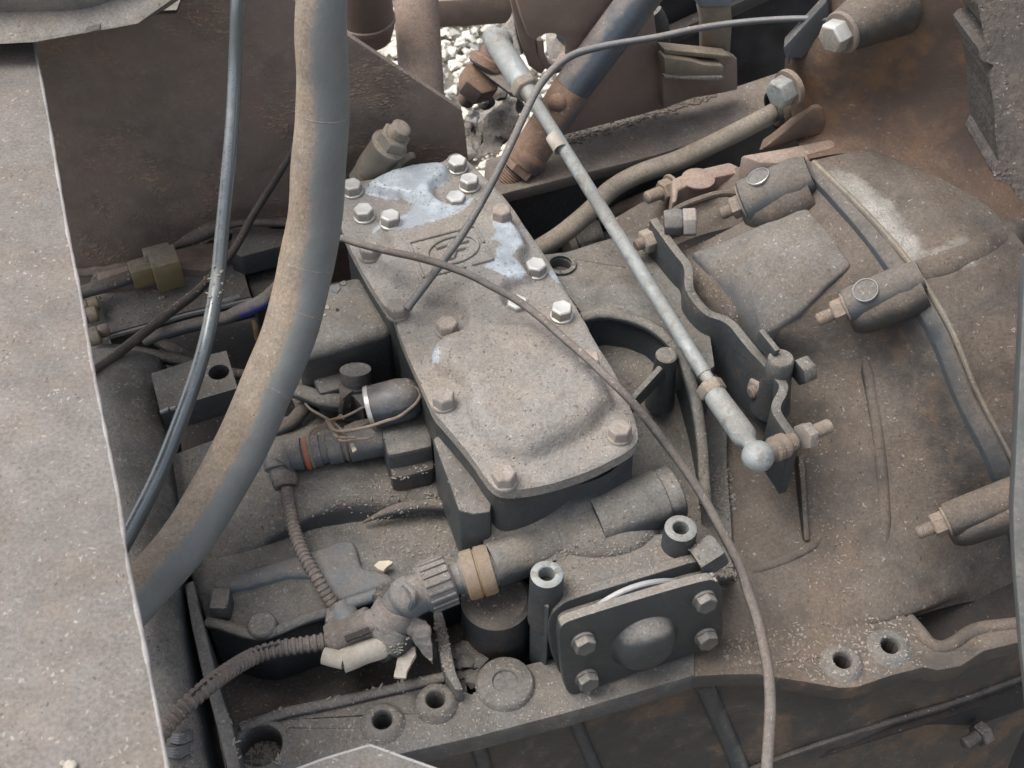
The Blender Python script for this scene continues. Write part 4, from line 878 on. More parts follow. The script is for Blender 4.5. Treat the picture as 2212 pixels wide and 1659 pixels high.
# dusty shelf on top of the plate edge
sh = [tuple(pc + (np.array(p) - pc) * .97) for p in plate]
part(GB, 'spacer', B().poly_loop([FP(u, v, .010) + Vector((0, 0, -.002)) for u, v in rnd(sh, 1)], -FN * .016, cap=True), M['case'], bev=.001)
bp_ = T('g', 320, 1110, 345, 1040, 400, 985, 480, 940, 800, 840, 1150, 735, 1350, 672, 1385, 690, 1400, 740, 1400, 1100, 900, 1450, 480, 1560, 420, 1500, 340, 1300)
FO = P0 - FN * .0262
part(GB, 'housing_flange', B().poly_loop([WP(u, v, FO, FN) for u, v in rnd(bp_, 1)], -FN * .011, cap=True), M['case'], bev=.0016)
fq = [WP(u, v, FO, FN) - FN * .009 for u, v in T('g', 1385, 690, 1350, 676, 1150, 738, 800, 842, 480, 942, 405, 988, 350, 1040)]
zt = fq[3].z - .0015
for q in fq: q.z = zt
hp = LV(T('g', 330, 1000, 200, 900, 200, 820, 330, 720, 395, 640, 560, 590, 800, 545, 1050, 480, 1150, 470, 1320, 520, 1385, 600), zt)
b = B().poly_loop(hp + fq, (0, 0, -.12)); b.bevel(.005, 3); part(GB, 'selector_housing', b, M['case'])
dcen = FP(1378, 1371, .019); b = B().lathe(dcen - FN * .003, FN, [(0, 0), (0, .0740), (.0012, .0752), (.005, .0752), (.0062, .0740), (.0062, 0)], 56); part(GB, 'steel_disc', b, M['silver'])
dm = FP(*T1('g', 990, 1235)); b = B().lathe(dm, FN, [(0, .0345), (.002, .0318), (.007, .0300), (.012, .0262), (.0155, .0210), (.0178, .0150), (.019, .008), (.0193, 0)], 40); part(GB, 'round_bulge', b, M['frontplate'])
BP3 = bolt_mesh(M['bolt_dark'], .009)
for x_, y_, s_ in ((560, 1225, .9), (585, 1480, .9), (1400, 935, .9), (1412, 1195, .9)):
    inst(EP, 'bolt', BP3, FP(*T1('g', x_, y_)), FN, rb.uniform(0, 1), .95)
# bushes with bright ring tops
for x_, y_, z_, r_, hr in ((312, 758, zt + .026, .0150, .0076), (1245, 438, zt + .028, .0152, .0076)):
    p = W(*T1('g', x_, y_), z_); o = B().lathe(p, (0, 0, -1), [(.03, hr), (.001, hr), (0, hr + .001), (0, r_ - .0022), (.0016, r_)], 36); part(GB, 'bush_top', o, M['galv'])
    part(GB, 'bush', B().lathe(p, (0, 0, -1), [(.0016, r_), (.005, r_ + .0005), (.075, r_ + .002), (.075, 0)], 36), M['case'])
    part(GB, 'bush_floor', B().lathe(p - Vector((0, 0, .016)), (0, 0, 1), [(0, 0), (0, hr)], 20), M['void'])
# tube boss at the back right and the one at the left
a, c = W(1285, 1130, -.082), W(1462, 1062, -.072)
d = (c - a).normalized(); L_ = (c - a).length
part(GB, 'tube_boss', B().lathe(a, d, [(0, 0), (0, .030), (L_ * .8, .0285), (L_ * .82, .0265), (L_ * .86, .0275), (L_ * .98, .0270), (L_, .025), (L_, 0)], 32), M['case'])
a, c = W(1200, 1170, -.095), W(1062, 1222, -.098); d = (c - a).normalized(); L_ = (c - a).length
part(GB, 'cable_boss', B().lathe(a, d, [(0, 0), (0, .024), (L_ * .6, .0225), (L_, .0220), (L_, 0)], 32), M['case'])
p = W(1505, 1216, zt + .004); d = Vector((.84, .40, .33)).normalized()
part(GB, 'hex_plug', B().hexa(p, d, .0165, .026, .3), M['case'])
b = B().ico(W(1285, 1145, -.095), .052, 3, 0, (1.25, .85, .62)); part(GB, 'cast_hump', b, M['case'], ang=80)

# ================================================================== flywheel housing at the upper right
FH = thing('flywheel_housing', 'large dark rusty flywheel housing at the right with a big bolt near its edge', 'housing', W(1900, 400, 0))
r0 = [WY(u, v, y) for u, v, y in ((1792, -40, .33), (1860, -40, .32), (1960, -40, .30), (2060, -40, .29), (2190, -40, .28), (2350, -40, .27))]
r1 = [WY(u, v, y) for u, v, y in ((1700, 112, .34), (1790, 108, .30), (1930, 100, .29), (2060, 100, .28), (2190, 100, .27), (2350, 100, .26))]
r2 = [WY(u, v, y) for u, v, y in ((1706, 215, .33), (1790, 220, .30), (1920, 214, .29), (2050, 222, .27), (2190, 235, .26), (2350, 250, .24))]
r3 = [WY(u, v, y) for u, v, y in ((1720, 300, .31), (1810, 296, .29), (1900, 292, .275), (2010, 330, .25), (2160, 400, .23), (2350, 480, .2))]
r4 = P3(1748, 343, .082, 1835, 330, .083, 1925, 345, .082, 2030, 390, .08, 2160, 480, .06, 2350, 560, .04)
rU = [WY(u, v, y) for u, v, y in ((1850, -520, .40), (1930, -520, .39), (2020, -520, .37), (2120, -520, .35), (2260, -520, .32), (2420, -520, .30))]  # unseen row carried up out of view to block sky and shade the bell
part(FH, 'shell', B().patch([rU, r0, r1, r2, r3, r4], 7, 7, .002, 12), M['rust'], ang=80)
s0 = P3(1747, 349, .078, 1860, 460, .072, 1959, 573, .057, 2043, 706, .027, 2103, 849, -.024, 2187, 1013, -.094, 2237, 1183, -.194)
s1 = P3(1800, 338, .083, 1905, 420, .082, 1990, 515, .072, 2080, 640, .045, 2150, 800, -.005, 2240, 970, -.07, 2300, 1160, -.17)
s2 = P3(1870, 325, .086, 1960, 380, .088, 2050, 470, .08, 2140, 590, .06, 2220, 760, .02, 2300, 940, -.05, 2370, 1140, -.15)
s3 = P3(1925, 340, .084, 2040, 390, .082, 2140, 450, .07, 2230, 560, .055, 2320, 740, .03, 2380, 930, -.03, 2440, 1130, -.13)
ls = part(FH, 'joint_shell', B().patch([s0, s1, s2, s3], 14, 14, .0022, 14), M['paledust'], ang=80)
at = ls.data.attributes.new('paint', 'FLOAT', 'POINT'); o_ = ORG[ls.name]; ax_ = [W(u, v, .075) for u, v in PTS(1800, 395, 1850, 420, 1905, 465, 1950, 520, 2010, 560, 2090, 540)]
for k, v_ in enumerate(ls.data.vertices):
    q_ = v_.co + o_; dm_ = min((q_ - (a_ + (c_ - a_) * max(0, min(1, (q_ - a_).dot(c_ - a_) / (c_ - a_).length_squared)))).length for a_, c_ in zip(ax_, ax_[1:])); at.data[k].value = max(0, min(1, 1.15 - dm_ / .024))
FT = bvh(*[o for o in FH.children])
def onf(u, v, off=0.0):
    p, nn = HIT(FT, u, v, .08); return p + nn * off
part(FH, 'cast_ridge', B().tube(crom([onf(u, v, -.014) for u, v in PTS(1985, 585, 2060, 560, 2130, 525, 2205, 480)], 6), .0185, 16), M['bell'], ang=80)
# dark edge tab, lugs and bolts
tab = T('20', 940, -30, 925, 15, 652, 310, 660, 345, 685, 430, 700, 380, 775, 378, 945, 215, 960, 60)
part(FH, 'edge_tab', B().poly_loop([WY(u, v, .315) for u, v in tab], (.004, .02, 0), cap=True), M['darkpaint'], bev=.003)
c0 = WY(1822, 68, .268); dx = Vector((.80, .58, .12)).normalized()
part(FH, 'bolt_boss', B().lathe(c0, dx, [(0, 0), (0, .020), (.004, .022), (.07, .036), (.07, 0)], 30), M['bell'])
part(FH, 'bolt_washer', B().lathe(c0 - dx * .004, dx, [(0, 0), (0, .0205), (.001, .0215), (.004, .0215), (.004, 0)], 30), M['stud'])
part(FH, 'bolt_head', B().hexa(c0 - dx * .003, -dx, .0165, .017, .3), M['zinc'], bev=.001)
c1 = WY(1694, 196, .30); part(FH, 'bolt_washer', B().lathe(c1 + Vector((.004, .004, 0)), dx, [(0, 0), (0, .02), (.006, .02), (.006, 0)], 24), M['stud'])
part(FH, 'bolt_head', B().hexa(c1 + Vector((.004, .004, 0)), -dx, .0165, .018, .1), M['galv'], bev=.001)
gus = T('20', 480, 985, 560, 930, 720, 800, 850, 690, 905, 690, 940, 760, 965, 850, 900, 880, 760, 905, 620, 970)
part(FH, 'gusset', B().poly_loop([WY(u, v, .30) for u, v in gus], (.01, .03, -.005), cap=True), M['rust'], bev=.004)
part(FH, 'gusset_foot', B().slab(PTS(1600, 335, 1700, 318, 1790, 300, 1850, 290, 1870, 300, 1800, 325, 1748, 346, 1700, 352, 1640, 350), .078, .05), M['brown'], bev=.003)
# seam shadow gap is a real step: a thin lip on the far side of the joint
part(FH, 'joint_lip', B().tube(crom([onf(u, v, .0) for u, v in PTS(1757, 350, 1870, 460, 1966, 570, 2050, 703, 2110, 846, 2190, 1000)], 6), .0032, 8), M['pipe'])

# ================================================================== rough mount and flap at the right edge
b = B().poly_loop([WD(u, v, .93) for u, v in PTS(2122, -60, 2113, 15, 2120, 50, 2146, 85, 2150, 92, 2128, 95, 2115, 108, 2118, 130, 2148, 140, 2140, 158, 2137, 172, 2146, 220, 2150, 290, 2158, 350, 2150, 362, 2145, 375, 2152, 390, 2184, 384, 2184, 400, 2198, 425, 2230, 445, 2400, 470, 2430, -420, 2150, -420)], (.02, .12, -.04), cap=True)  # top raised out of view, added to block sky light from the right
b.rough(6, .0006, 200); solo('rough_mount', b, M['tyre'], 'black crumbling rubber mount at the upper right edge of the picture', 'rubber mount', ang=75)
t = thing('rubber_flap', 'dark grey-green flap edge running down the right side of the picture', 'flap', WD(2240, 1640, .85))
fe = PTS(2216, 560, 2210, 640, 2206, 720, 2200, 850, 2193, 1000, 2188, 1106, 2190, 1180, 2195, 1260, 2201, 1330, 2206, 1400, 2214, 1480, 2222, 1560, 2232, 1720, 2420, 1720, 2420, 560)
part(t, 'sheet', B().poly_loop([WD(u, v, .86) for u, v in fe], (.006, .02, -.012), cap=True), M['flapmat'], bev=.0015)

# ================================================================== shift linkage
t = thing('linkage_bracket', 'wavy steel bracket bolted to the bell housing, carrying the lower ball joint', 'bracket', W(1600, 760, -.1))
barp = T('d', 285, 195, 330, 265, 390, 340, 480, 470, 580, 600, 650, 690, 676, 780, 676, 880, 690, 980, 780, 1120, 900, 1235, 1050, 1290, 1160, 1360, 1260, 1480, 1390, 1640) + T('21', 540, 690, 610, 775, 652, 830, 648, 880, 612, 950, 608, 1000, 640, 1060, 690, 1130, 735, 1205)
zb = [.012 - .045 * i / (len(barp) - 1) for i in range(len(barp))]
cp = crom([W(u, v, z) for (u, v), z in zip(barp, zb)], 4); wd = .0048
b = B(); L_, R__ = [], []
for i, p in enumerate(cp):
    d = (cp[min(i + 1, len(cp) - 1)] - cp[max(i - 1, 0)]); d.z = 0; d.normalize(); s_ = Vector((-d.y, d.x, 0)); L_.append(p + s_ * wd); R__.append(p - s_ * wd)
dep = [.055 + .025 * min(1, i / 30) for i in range(len(cp))]
for a, c, a2, c2, d0, d1 in zip(L_, R__, L_[1:], R__[1:], dep, dep[1:]):
    q = [b.bm.verts.new(v) for v in (a, c, c2, a2)]; w_ = [b.bm.verts.new(v - Vector((0, 0, e_))) for v, e_ in ((a, d0), (c, d0), (c2, d1), (a2, d1))]
    b.bm.faces.new(q); b.bm.faces.new((q[1], w_[1], w_[2], q[2])); b.bm.faces.new((q[0], q[3], w_[3], w_[0]))
q = [b.bm.verts.new(v) for v in (L_[-1], R__[-1], R__[-1] - Vector((0, 0, dep[-1])), L_[-1] - Vector((0, 0, dep[-1])))]; b.bm.faces.new(q)
q = [b.bm.verts.new(v) for v in (L_[0], R__[0], R__[0] - Vector((0, 0, dep[0])), L_[0] - Vector((0, 0, dep[0])))]; b.bm.faces.new(q)
bmesh.ops.remove_doubles(b.bm, verts=b.bm.verts[:], dist=1e-6); part(t, 'bent_plate', b, M['case'], bev=.0008)
dn = Vector((-.86, -.44, -.05)).normalized()
def fixing(f, x_, y_, z_, r_, tip):
    p = W(*T1(f, x_, y_), z_)
    part(t, 'washer', B().lathe(p + dn * -.003, dn, [(0, 0), (0, r_ * 1.45), (.003, r_ * 1.45), (.003, 0)], 24), M['stud'])
    part(t, 'nut', B().hexa(p, dn, r_ * 1.2, .012, .35), M['bolt'], bev=.0006)
    part(t, 'threaded_stud', B().thread(p + dn * .011, dn, r_ * .62, tip, .0018), M['stud'])
fixing('d', 265, 425, -.012, .0112, .010)
fixing('21', 525, 850, -.055, .0115, .006)
# upper spacer block with its hex head
p = W(*T1('d', 400, 250), .012); q = W(*T1('d', 610, 240), .014); d = (q - p).normalized()
part(t, 'spacer_boss', B().lathe(p, d, [(0, 0), (0, .015), ((q - p).length * .7, .0165), ((q - p).length, .015), ((q - p).length, 0)], 8, start=.4), M['flange'], bev=.002)
part(t, 'bolt_head', B().hexa(q, d, .0165, .015, .2), M['bolt'], bev=.001)
p = W(1688, 772, -.002); part(t, 'round_boss', B().lathe(p, (0.0, .0, -1), [(0, 0), (0, .0115), (.002, .0132), (.03, .0150), (.075, .021), (.075, 0)], 26), M['case'])
q = W(1722, 806, -.02); part(t, 'bolt_head', B().hexa(q, -dn, .0145, .016, .1), M['case'], bev=.001)
part(t, 'brace_strip', B().bar(W(1640, 725, .0), W(1676, 770, -.003), .006, .02), M['case'], bev=.001)
LR = thing('linkage_rod', 'galvanised linkage rod with a ball joint at each end, slanting down across the bell housing', 'linkage rod', W(1637, 985, -.08))
ub, lb = W(1077, 92, .085), W(1637, 986, -.025)
rs, re_ = W(1146, 205, .074), W(1522, 808, -.018)
dl = (re_ - rs).normalized()
part(LR, 'rod', B().cyl(rs, re_, .0074, .0078, 24), M['galv'])
part(LR, 'white_band', B().lathe(W(1202, 309, .0585) - dl * .010, dl, [(0, .0075), (0, .0081), (.020, .0081), (.020, .0075)], 24), M['white'])
part(LR, 'threaded_end', B().thread(re_ - dl * .002, dl, .0072, .030, .0019), M['zinc'])
n0 = W(1530, 830, -.019); part(LR, 'lock_nut', B().hexa(n0, dl, .0145, .013, .3), M['pipe'], bev=.0008)
s0_ = W(1543, 852, -.020); e0 = W(1612, 948, -.024)
part(LR, 'socket', B().lathe(s0_, (e0 - s0_), [(0, 0), (0, .0108), (.003, .0118), ((e0 - s0_).length * .9, .0126), ((e0 - s0_).length, .0115), ((e0 - s0_).length + .004, .008), ((lb - s0_).length - .012, .0072), ((lb - s0_).length, .0075)], 30), M['galv'])
part(LR, 'ball_housing', B().ico(lb, .0155, 4, 0, (1, 1, 1)), M['galv'], ang=80)
dst = (W(1745, 940, -.035) - W(1680, 968, -.03)).normalized()
part(LR, 'ball_stud', B().lathe(lb + dst * .012, dst, [(0, .0095), (.006, .0095), (.008, .0125), (.012, .0128), (.014, .0105), (.018, .0128), (.022, .0125), (.024, .009), (.034, .009)], 24), M['stud'])
pn = W(1732, 945, -.034); part(LR, 'stud_nut', B().hexa(pn, dst, .0135, .012, .2), M['bolt'], bev=.0008)
part(LR, 'threaded_tip', B().thread(pn + dst * .011, dst, .0074, .026, .0018), M['stud'])
# upper joint
part(LR, 'rod_socket', B().lathe(W(1132, 184, .076), (W(1086, 112, .084) - W(1132, 184, .076)), [(0, 0), (0, .0135), (.004, .0145), (.085, .0145), (.095, .013), (.10, .010), (.10, 0)], 30), M['galv'])
part(LR, 'ball_housing', B().ico(ub, .0172, 4, 0, (1, 1, 1)), M['galv'], ang=80)
part(LR, 'lock_nut', B().hexa(W(1131, 180, .0765), dl, .0180, .013, .2), M['pipe'], bev=.001)
part(LR, 'threaded_end', B().thread(W(1138, 192, .0755), dl, .0105, .024, .002), M['zinc'])
SL = thing('shift_lever', 'dark lever plate with a tan nut, under the upper ball joint above the mud', 'lever', W(1060, 160, .0))
lp = T('f', 265, 345, 285, 320, 320, 325, 370, 370, 430, 420, 500, 500, 540, 560, 480, 540, 400, 480, 320, 420, 275, 380)
part(SL, 'lever_plate', B().poly_loop([W(u, v, .005) for u, v in lp], (.004, .01, -.014), cap=True), M['darkpaint'], bev=.002)
dq = (W(1013, 205, -.05) - W(1066, 128, .02)).normalized()
part(SL, 'stud_collar', B().cyl(W(1076, 100, .03), W(1062, 128, .012), .017, .0185, 24, .002), M['strut_rust'])
part(SL, 'spacer_ring', B().cyl(W(1062, 126, .012), W(1050, 150, .0), .026, .026, 24, .003), M['strut_rust'])
nq = W(1042, 166, -.004); part(SL, 'tan_nut', B().hexa(nq, dq, .0255, .030, .3), M['strut_rust'], bev=.0015)
part(SL, 'stud_tip', B().cyl(nq + dq * .03, nq + dq * .058, .012, .0115, 18, .002), M['strut_rust'])

# ================================================================== fittings and wires on the rear deck
t = thing('air_valve', 'dusty black air valve with a glossy domed end, left of the shift cover', 'valve', W(760, 960, -.13))
def bp(x_, y_, z_): return W(*T1('b', x_, y_), z_)
a, c = bp(1330, 480, -.055), bp(1650, 400, -.05); d = (c - a).normalized(); L_ = (c - a).length
part(t, 'glossy_end', B().lathe(a, d, [(0, 0), (0, .0215), (.002, .0228), (L_, .0228), (L_ + .012, .0205), (L_ + .019, .015), (L_ + .0225, .008), (L_ + .0235, 0)], 32), M['black'])
part(t, 'bright_flange', B().lathe(a - d * .004, d, [(0, 0), (0, .0222), (.001, .0232), (.005, .0232), (.005, 0)], 32), M['zinc'])
part(t, 'valve_body', B().slab(T('b', 1400, 640, 1700, 520, 1900, 420, 1980, 700, 2010, 900, 1760, 960, 1500, 1010), -.07, .08), M['case'], bev=.006)
part(t, 'valve_foot', B().slab(T('b', 1500, 1010, 1760, 950, 2010, 890, 2030, 1150, 1700, 1240, 1540, 1260), -.092, .06), M['case_dark'], bev=.006)
a, c = bp(420, 1020, -.098), bp(1470, 800, -.09); d = (c - a).normalized(); L_ = (c - a).length
part(t, 'fitting_body', B().lathe(a, d, [(0, 0), (0, .0155), (L_ * .14, .0165), (L_ * .145, .0145), (L_ * .2, .0145), (L_ * .205, .0168), (L_ * .33, .0168), (L_ * .335, .0150), (L_ * .40, .0150), (L_ * .405, .0175), (L_ * .55, .018), (L_ * .555, .0162), (L_ * .62, .0162), (L_ * .625, .0195), (L_ * .98, .0200), (L_, .0185), (L_, 0)], 26), M['plastic'])
for f_, w_, m_ in ((.165, .0045, 'orange'), (.225, .0025, 'clip'), (.58, .003, 'clip')):
    part(t, 'seal_ring', B().lathe(a + d * (L_ * f_), d, [(0, .014), (0, .0172), (w_ * .5, .0178), (w_, .0172), (w_, .014)], 26), M[m_])
part(t, 'elbow', B().tube(crom([bp(560, 985, -.096), bp(420, 1010, -.097), bp(340, 1060, -.10), bp(330, 1150, -.105), bp(370, 1280, -.11)], 6), [.0165] * 6 + [.0185] * 7 + [.0170] * 6 + [.0135] * 6, 22), M['plastic'])
part(t, 'elbow_clip', B().tube([bp(365, 1240, -.108), bp(390, 1330, -.112), bp(395, 1370, -.113)], [.0135, .0135, .011], 16), M['conduit'])
a = bp(1000, 700, -.085)
part(t, 'rust_scab', B().slab(T('b', 1010, 680, 1150, 620, 1300, 590, 1330, 630, 1180, 700, 1030, 730), -.068, .012), M['clip'], bev=.002)
part(t, 'yellow_tag', B().slab(T('b', 1090, 880, 1125, 870, 1165, 945, 1120, 970), -.070, .002), M['leaf'])
# conduit from the elbow
def corr(pts, n=8, amp=.09, pitch=.0052):
    c, rr = hose(pts, n * 4); L_ = 0; out = []
    for i, p in enumerate(c):
        if i: L_ += (p - c[i - 1]).length
        out.append(rr[i] * (1 + amp * (1 if (L_ / pitch) % 1 < .55 else -1)))
    return c, out
c, rr = corr([(*T1('b', 395, 1360), -.112, 25), (628, 1100, -.108, 26), (638, 1150, -.108, 27), (657, 1200, -.108, 28), (685, 1250, -.112, 28), (712, 1295, -.125, 28), (735, 1325, -.135, 28)])
CA = thing('corrugated_conduit', 'dusty corrugated cable conduit curving down the deck to the T-shaped joint', 'conduit', c[-1]); part(CA, 'sleeve', B().tube(c, rr, 14), M['conduit'])
part(CA, 'end_collar', B().cyl(W(*T1('c', 440, 900), -.135), W(*T1('c', 530, 1050), -.14), .0115, .013, 20, .001), M['bluegrey'])
# banjo fitting and grey hose
t = thing('banjo_fitting', 'dusty banjo fitting with a ring nut feeding the short grey hose beside the shift cover', 'fitting', bp(1150, 350, -.1))
part(t, 'port_boss', B().lathe(bp(1150, 60, -.055), Vector((0, -.35, -1)), [(0, 0), (0, .0165), (.012, .0165), (.013, .0150), (.017, .0150), (.018, .0162), (.026, .0155), (.026, 0)], 24), M['case'])
part(t, 'spigot', B().cyl(bp(1220, 140, -.07), bp(1225, 200, -.08), .008, .009, 16, .001), M['case'])
part(t, 'square_block', B().slab(T('b', 985, 300, 1190, 185, 1270, 200, 1400, 310, 1330, 460, 1260, 440, 1230, 470, 1130, 360), -.07, .045), M['case'], bev=.002)
part(t, 'split_sleeve', B().tube([bp(1130, 440, -.085), bp(1090, 400, -.085), bp(990, 410, -.085)], .0195, 20), M['strap'])
c, rr = hose([(*T1('b', 1110, 420), -.088, 40), (*T1('b', 960, 420), -.088, 40), (*T1('b', 800, 400), -.088, 38), (*T1('b', 640, 340), -.088, 36), (*T1('b', 520, 300), -.09, 36), (*T1('b', 380, 230), -.10, 36)], 6)
solo('short_grey_hose', B().tube(c, rr, 18), M['case'], 'short dusty grey hose from the banjo fitting to behind the big hose', 'hose')
c, rr = hose([(*T1('b', 620, 440), -.11, 30), (*T1('b', 560, 520), -.11, 32), (*T1('b', 450, 640), -.115, 30), (*T1('b', 320, 720), -.12, 26), (*T1('b', 180, 780), -.125, 24)], 6)
solo('bent_grey_tube', B().tube(c, rr, 16), M['darkpaint'], 'short bent grey tube dipping behind the big hose, below the short grey hose', 'tube')
b = B()
def wire(l, z0, z1, r_=.0014):
    pt = [bp(x_, y_, z0 + (z1 - z0) * i / (len(l) - 1)) for i, (x_, y_) in enumerate(l)]; b.tube(crom(pt, 6), r_, 8)
wire([(600, 440), (660, 500), (780, 570), (900, 640), (990, 720), (1040, 800)], -.07, -.058)
wire([(640, 790), (690, 720), (800, 670), (900, 610), (1000, 590), (1120, 540), (1230, 480), (1330, 450)], -.068, -.045)
wire([(680, 780), (760, 720), (860, 660), (960, 590), (990, 565), (1020, 600)], -.066, -.055)
wire([(840, 640), (900, 720), (1000, 740), (1180, 715), (1330, 680), (1480, 630), (1620, 585), (1730, 510), (1820, 430), (1865, 350), (1850, 290), (1800, 250)], -.055, -.032, .0016)
wire([(900, 740), (940, 800), (1030, 810), (1150, 810)], -.056, -.058)
wire([(960, 830), (1020, 850), (1150, 830), (1280, 820), (1350, 795)], -.058, -.062)
wire([(830, 620), (880, 680), (930, 760), (960, 820)], -.056, -.057, .002)
solo('copper_wire', b, M['copper'], 'twisted copper wire looped round the glossy valve end', 'wire')

# ================================================================== speed sensor plug and wiring
def cp3(x_, y_, z_): return W(*T1('c', x_, y_), z_)
t = thing('sensor_plug', 'dusty sensor plug with a ribbed nut and a rusty band, left of the end plate', 'sensor', cp3(1500, 700, -.12))
a, c = cp3(2150, 440, -.098), cp3(1300, 690, -.108); d = (c - a).normalized(); L_ = (c - a).length
part(t, 'threaded_body', B().lathe(a, d, [(0, 0), (0, .0185), (L_ * .45, .0180), (L_ * .455, .0150), (L_, .015), (L_, 0)], 26), M['plastic'])
part(t, 'rusty_band', B().lathe(a + d * .004, d, [(0, .0185), (0, .0235), (.004, .0245), (.0125, .0245), (.0135, .0225), (.0145, .0225), (.0155, .0242), (.026, .0240), (.028, .022), (.028, .0185)], 30), M['clip'])
k0 = cp3(1660, 560, -.103); kd = (cp3(1360, 680, -.107) - k0).normalized(); Lk = .030
part(t, 'coupling_nut', B().lathe(k0, kd, [(0, 0), (0, .0215), (.002, .0235), (Lk - .004, .0240), (Lk, .0225), (Lk, 0)], 30), M['plastic'])
x_, y_ = frame(kd); rm = None
for k in range(18):
    an = 2 * math.pi * k / 18; e_ = x_ * math.cos(an) + y_ * math.sin(an); s_ = kd.cross(e_)
    if rm is None:
        bb = B().box(Vector((0, 0, 0)), Vector((0, 0, .0125)), Vector((.0016, 0, 0)), Vector((0, .0019, 0))); bb.bevel(.0006); rm = mesh_of(bb, M['plastic']); rm.name = 'grip_rib'
    o = inst(t, 'grip_rib', rm, k0 + kd * .0140 + e_ * .0238, kd)
    mt = Matrix((e_, s_, kd)).transposed().to_4x4(); o.rotation_euler = (Matrix((s_, e_, kd)).transposed()).to_euler() if Matrix((s_, e_, kd)).determinant() > 0 else (Matrix((-s_, e_, kd)).transposed()).to_euler()
a, c = cp3(1360, 690, -.107), cp3(1090, 800, -.112)
part(t, 'elbow_cap', B().tube(crom([cp3(1400, 680, -.106), cp3(1270, 740, -.108), cp3(1170, 780, -.112), cp3(1090, 860, -.122), cp3(1040, 960, -.135)], 6), [.0195] * 8 + [.0205] * 6 + [.0185] * 5 + [.016] * 6, 22), M['plastic'])
part(t, 'cap_ridge', B().tube(crom([cp3(1150, 640, -.085), cp3(1230, 720, -.082), cp3(1240, 820, -.09), cp3(1200, 890, -.105)], 5), .0035, 8), M['plastic'])
TP = thing('taped_cable', 'cable in loose grey tape with a cut cream tube and torn white strip', 'cable', cp3(1100, 1250, -.17))
part(TP, 'tape_wrap', B().tube(crom([cp3(1060, 850, -.12), cp3(1020, 960, -.13), cp3(980, 1060, -.14), cp3(930, 1160, -.15)], 6), [.0215, .022, .0225, .023, .0235, .024, .024, .0245, .025, .025, .025, .0255, .0255, .026, .026, .026, .0255, .025, .024], 18, flat=.9), M['tape'])
part(TP, 'fuzzy_end', B().ico(cp3(940, 800, -.13), .014, 3, .10, (1, 1, 1.2)), M['case_dark'])
tl = T('c', 1100, 850, 1250, 940, 1370, 1020, 1415, 1090, 1410, 1200, 1440, 1350, 1460, 1520, 1330, 1400, 1240, 1230, 1150, 1130, 1040, 1060)
b = B().poly_loop([W(u, v, -.118 - .05 * max(0, (v - 1330) / 110)) for u, v in tl], (0, .001, -.002), cap=True); b.rough(3, .004, 40); part(TP, 'tape_tail', b, M['tape'])
part(TP, 'outer_sheath', B().tube(crom([cp3(1060, 1110, -.14), cp3(1000, 1200, -.145), cp3(930, 1280, -.15)], 5), .021, 20), M['case'])
part(TP, 'cream_tube', B().tube(crom([cp3(960, 1280, -.145), cp3(860, 1330, -.142), cp3(700, 1380, -.14), cp3(560, 1440, -.14), cp3(450, 1480, -.14)], 5), .0112, 18), M['white'])
part(TP, 'sheath_lip', B().lathe(cp3(930, 1260, -.148), (cp3(860, 1330, -.142) - cp3(960, 1280, -.145)), [(0, .0118), (0, .0175), (.004, .0185), (.010, .018), (.012, .0122)], 22), M['case'])
b = B()
b.lathe(cp3(470, 1470, -.138), (cp3(300, 1430, -.137) - cp3(470, 1470, -.138)), [(0, 0), (0, .0085), (.012, .0085), (.02, .008), (.02, .0055), (.012, .005), (.012, 0)], 16); part(TP, 'cream_lip', b, M['white'])
b = B().poly_loop([W(u, v, -.150) for u, v in T('c', 1170, 1190, 1260, 1300, 1265, 1390, 1180, 1560, 1150, 1660, 1010, 1660, 1050, 1480, 1120, 1330)], (.0, .002, -.006), cap=True); b.rough(3, .003, 50); part(TP, 'white_strip', b, M['white'])
JT = thing('cable_joint', 'dusty grey T-shaped cable joint beside the cut cream tube', 'cable joint', cp3(560, 1150, -.16))
part(JT, 'joint_body', B().tube(crom([cp3(300, 1260, -.142), cp3(440, 1210, -.14), cp3(600, 1140, -.138), cp3(740, 1070, -.135), cp3(800, 1040, -.133)], 5), [.0155, .0165, .0175, .018, .018, .0165, .0165, .0165, .0165, .0165, .016, .016, .016, .0165, .0165, .0165, .0165, .0165, .016, .0155, .013], 20), M['conduit'])
part(JT, 'joint_window', B().box(cp3(620, 1185, -.123), (.011, .005, 0), (-.0012, .0028, 0), (0, 0, .001)), M['void'])
part(JT, 'clamp_lug', B().box(cp3(385, 1020, -.14), (.009, 0, 0), (0, .013, 0), (0, .003, .012)), M['plastic'], bev=.003)
part(JT, 'socket_nut', B().lathe(cp3(520, 1060, -.138), (cp3(440, 920, -.135) - cp3(520, 1060, -.138)), [(0, 0), (0, .0135), (.004, .0145), (.010, .0145), (.011, .012), (.02, .012), (.02, 0)], 10), M['bluegrey'])
part(JT, 'round_tip', B().ico(cp3(765, 1050, -.13), .0125, 3, .03), M['tape'], ang=80)
c, rr = corr([(*T1('c', 330, 1250), -.142, 40), (655, 1392, -.14, 36), (600, 1401, -.14, 36), (550, 1417, -.136, 36), (500, 1446, -.115, 36), (455, 1478, -.097, 37), (420, 1508, -.093, 37), (380, 1545, -.093, 38), (345, 1590, -.095, 38), (310, 1640, -.095, 38)], amp=.085, pitch=.0066)
t = thing('split_conduit', 'dusty split corrugated conduit sweeping from the T-shaped joint down to the panel edge', 'conduit', c[-1]); part(t, 'sleeve', B().tube(c, rr, 16), M['conduit'])
sp = [p + Vector((0, -.003, .0)) + Vector((0, .35, .94)) * r_ * .93 for p, r_ in zip(c[60:200], rr[60:200])]
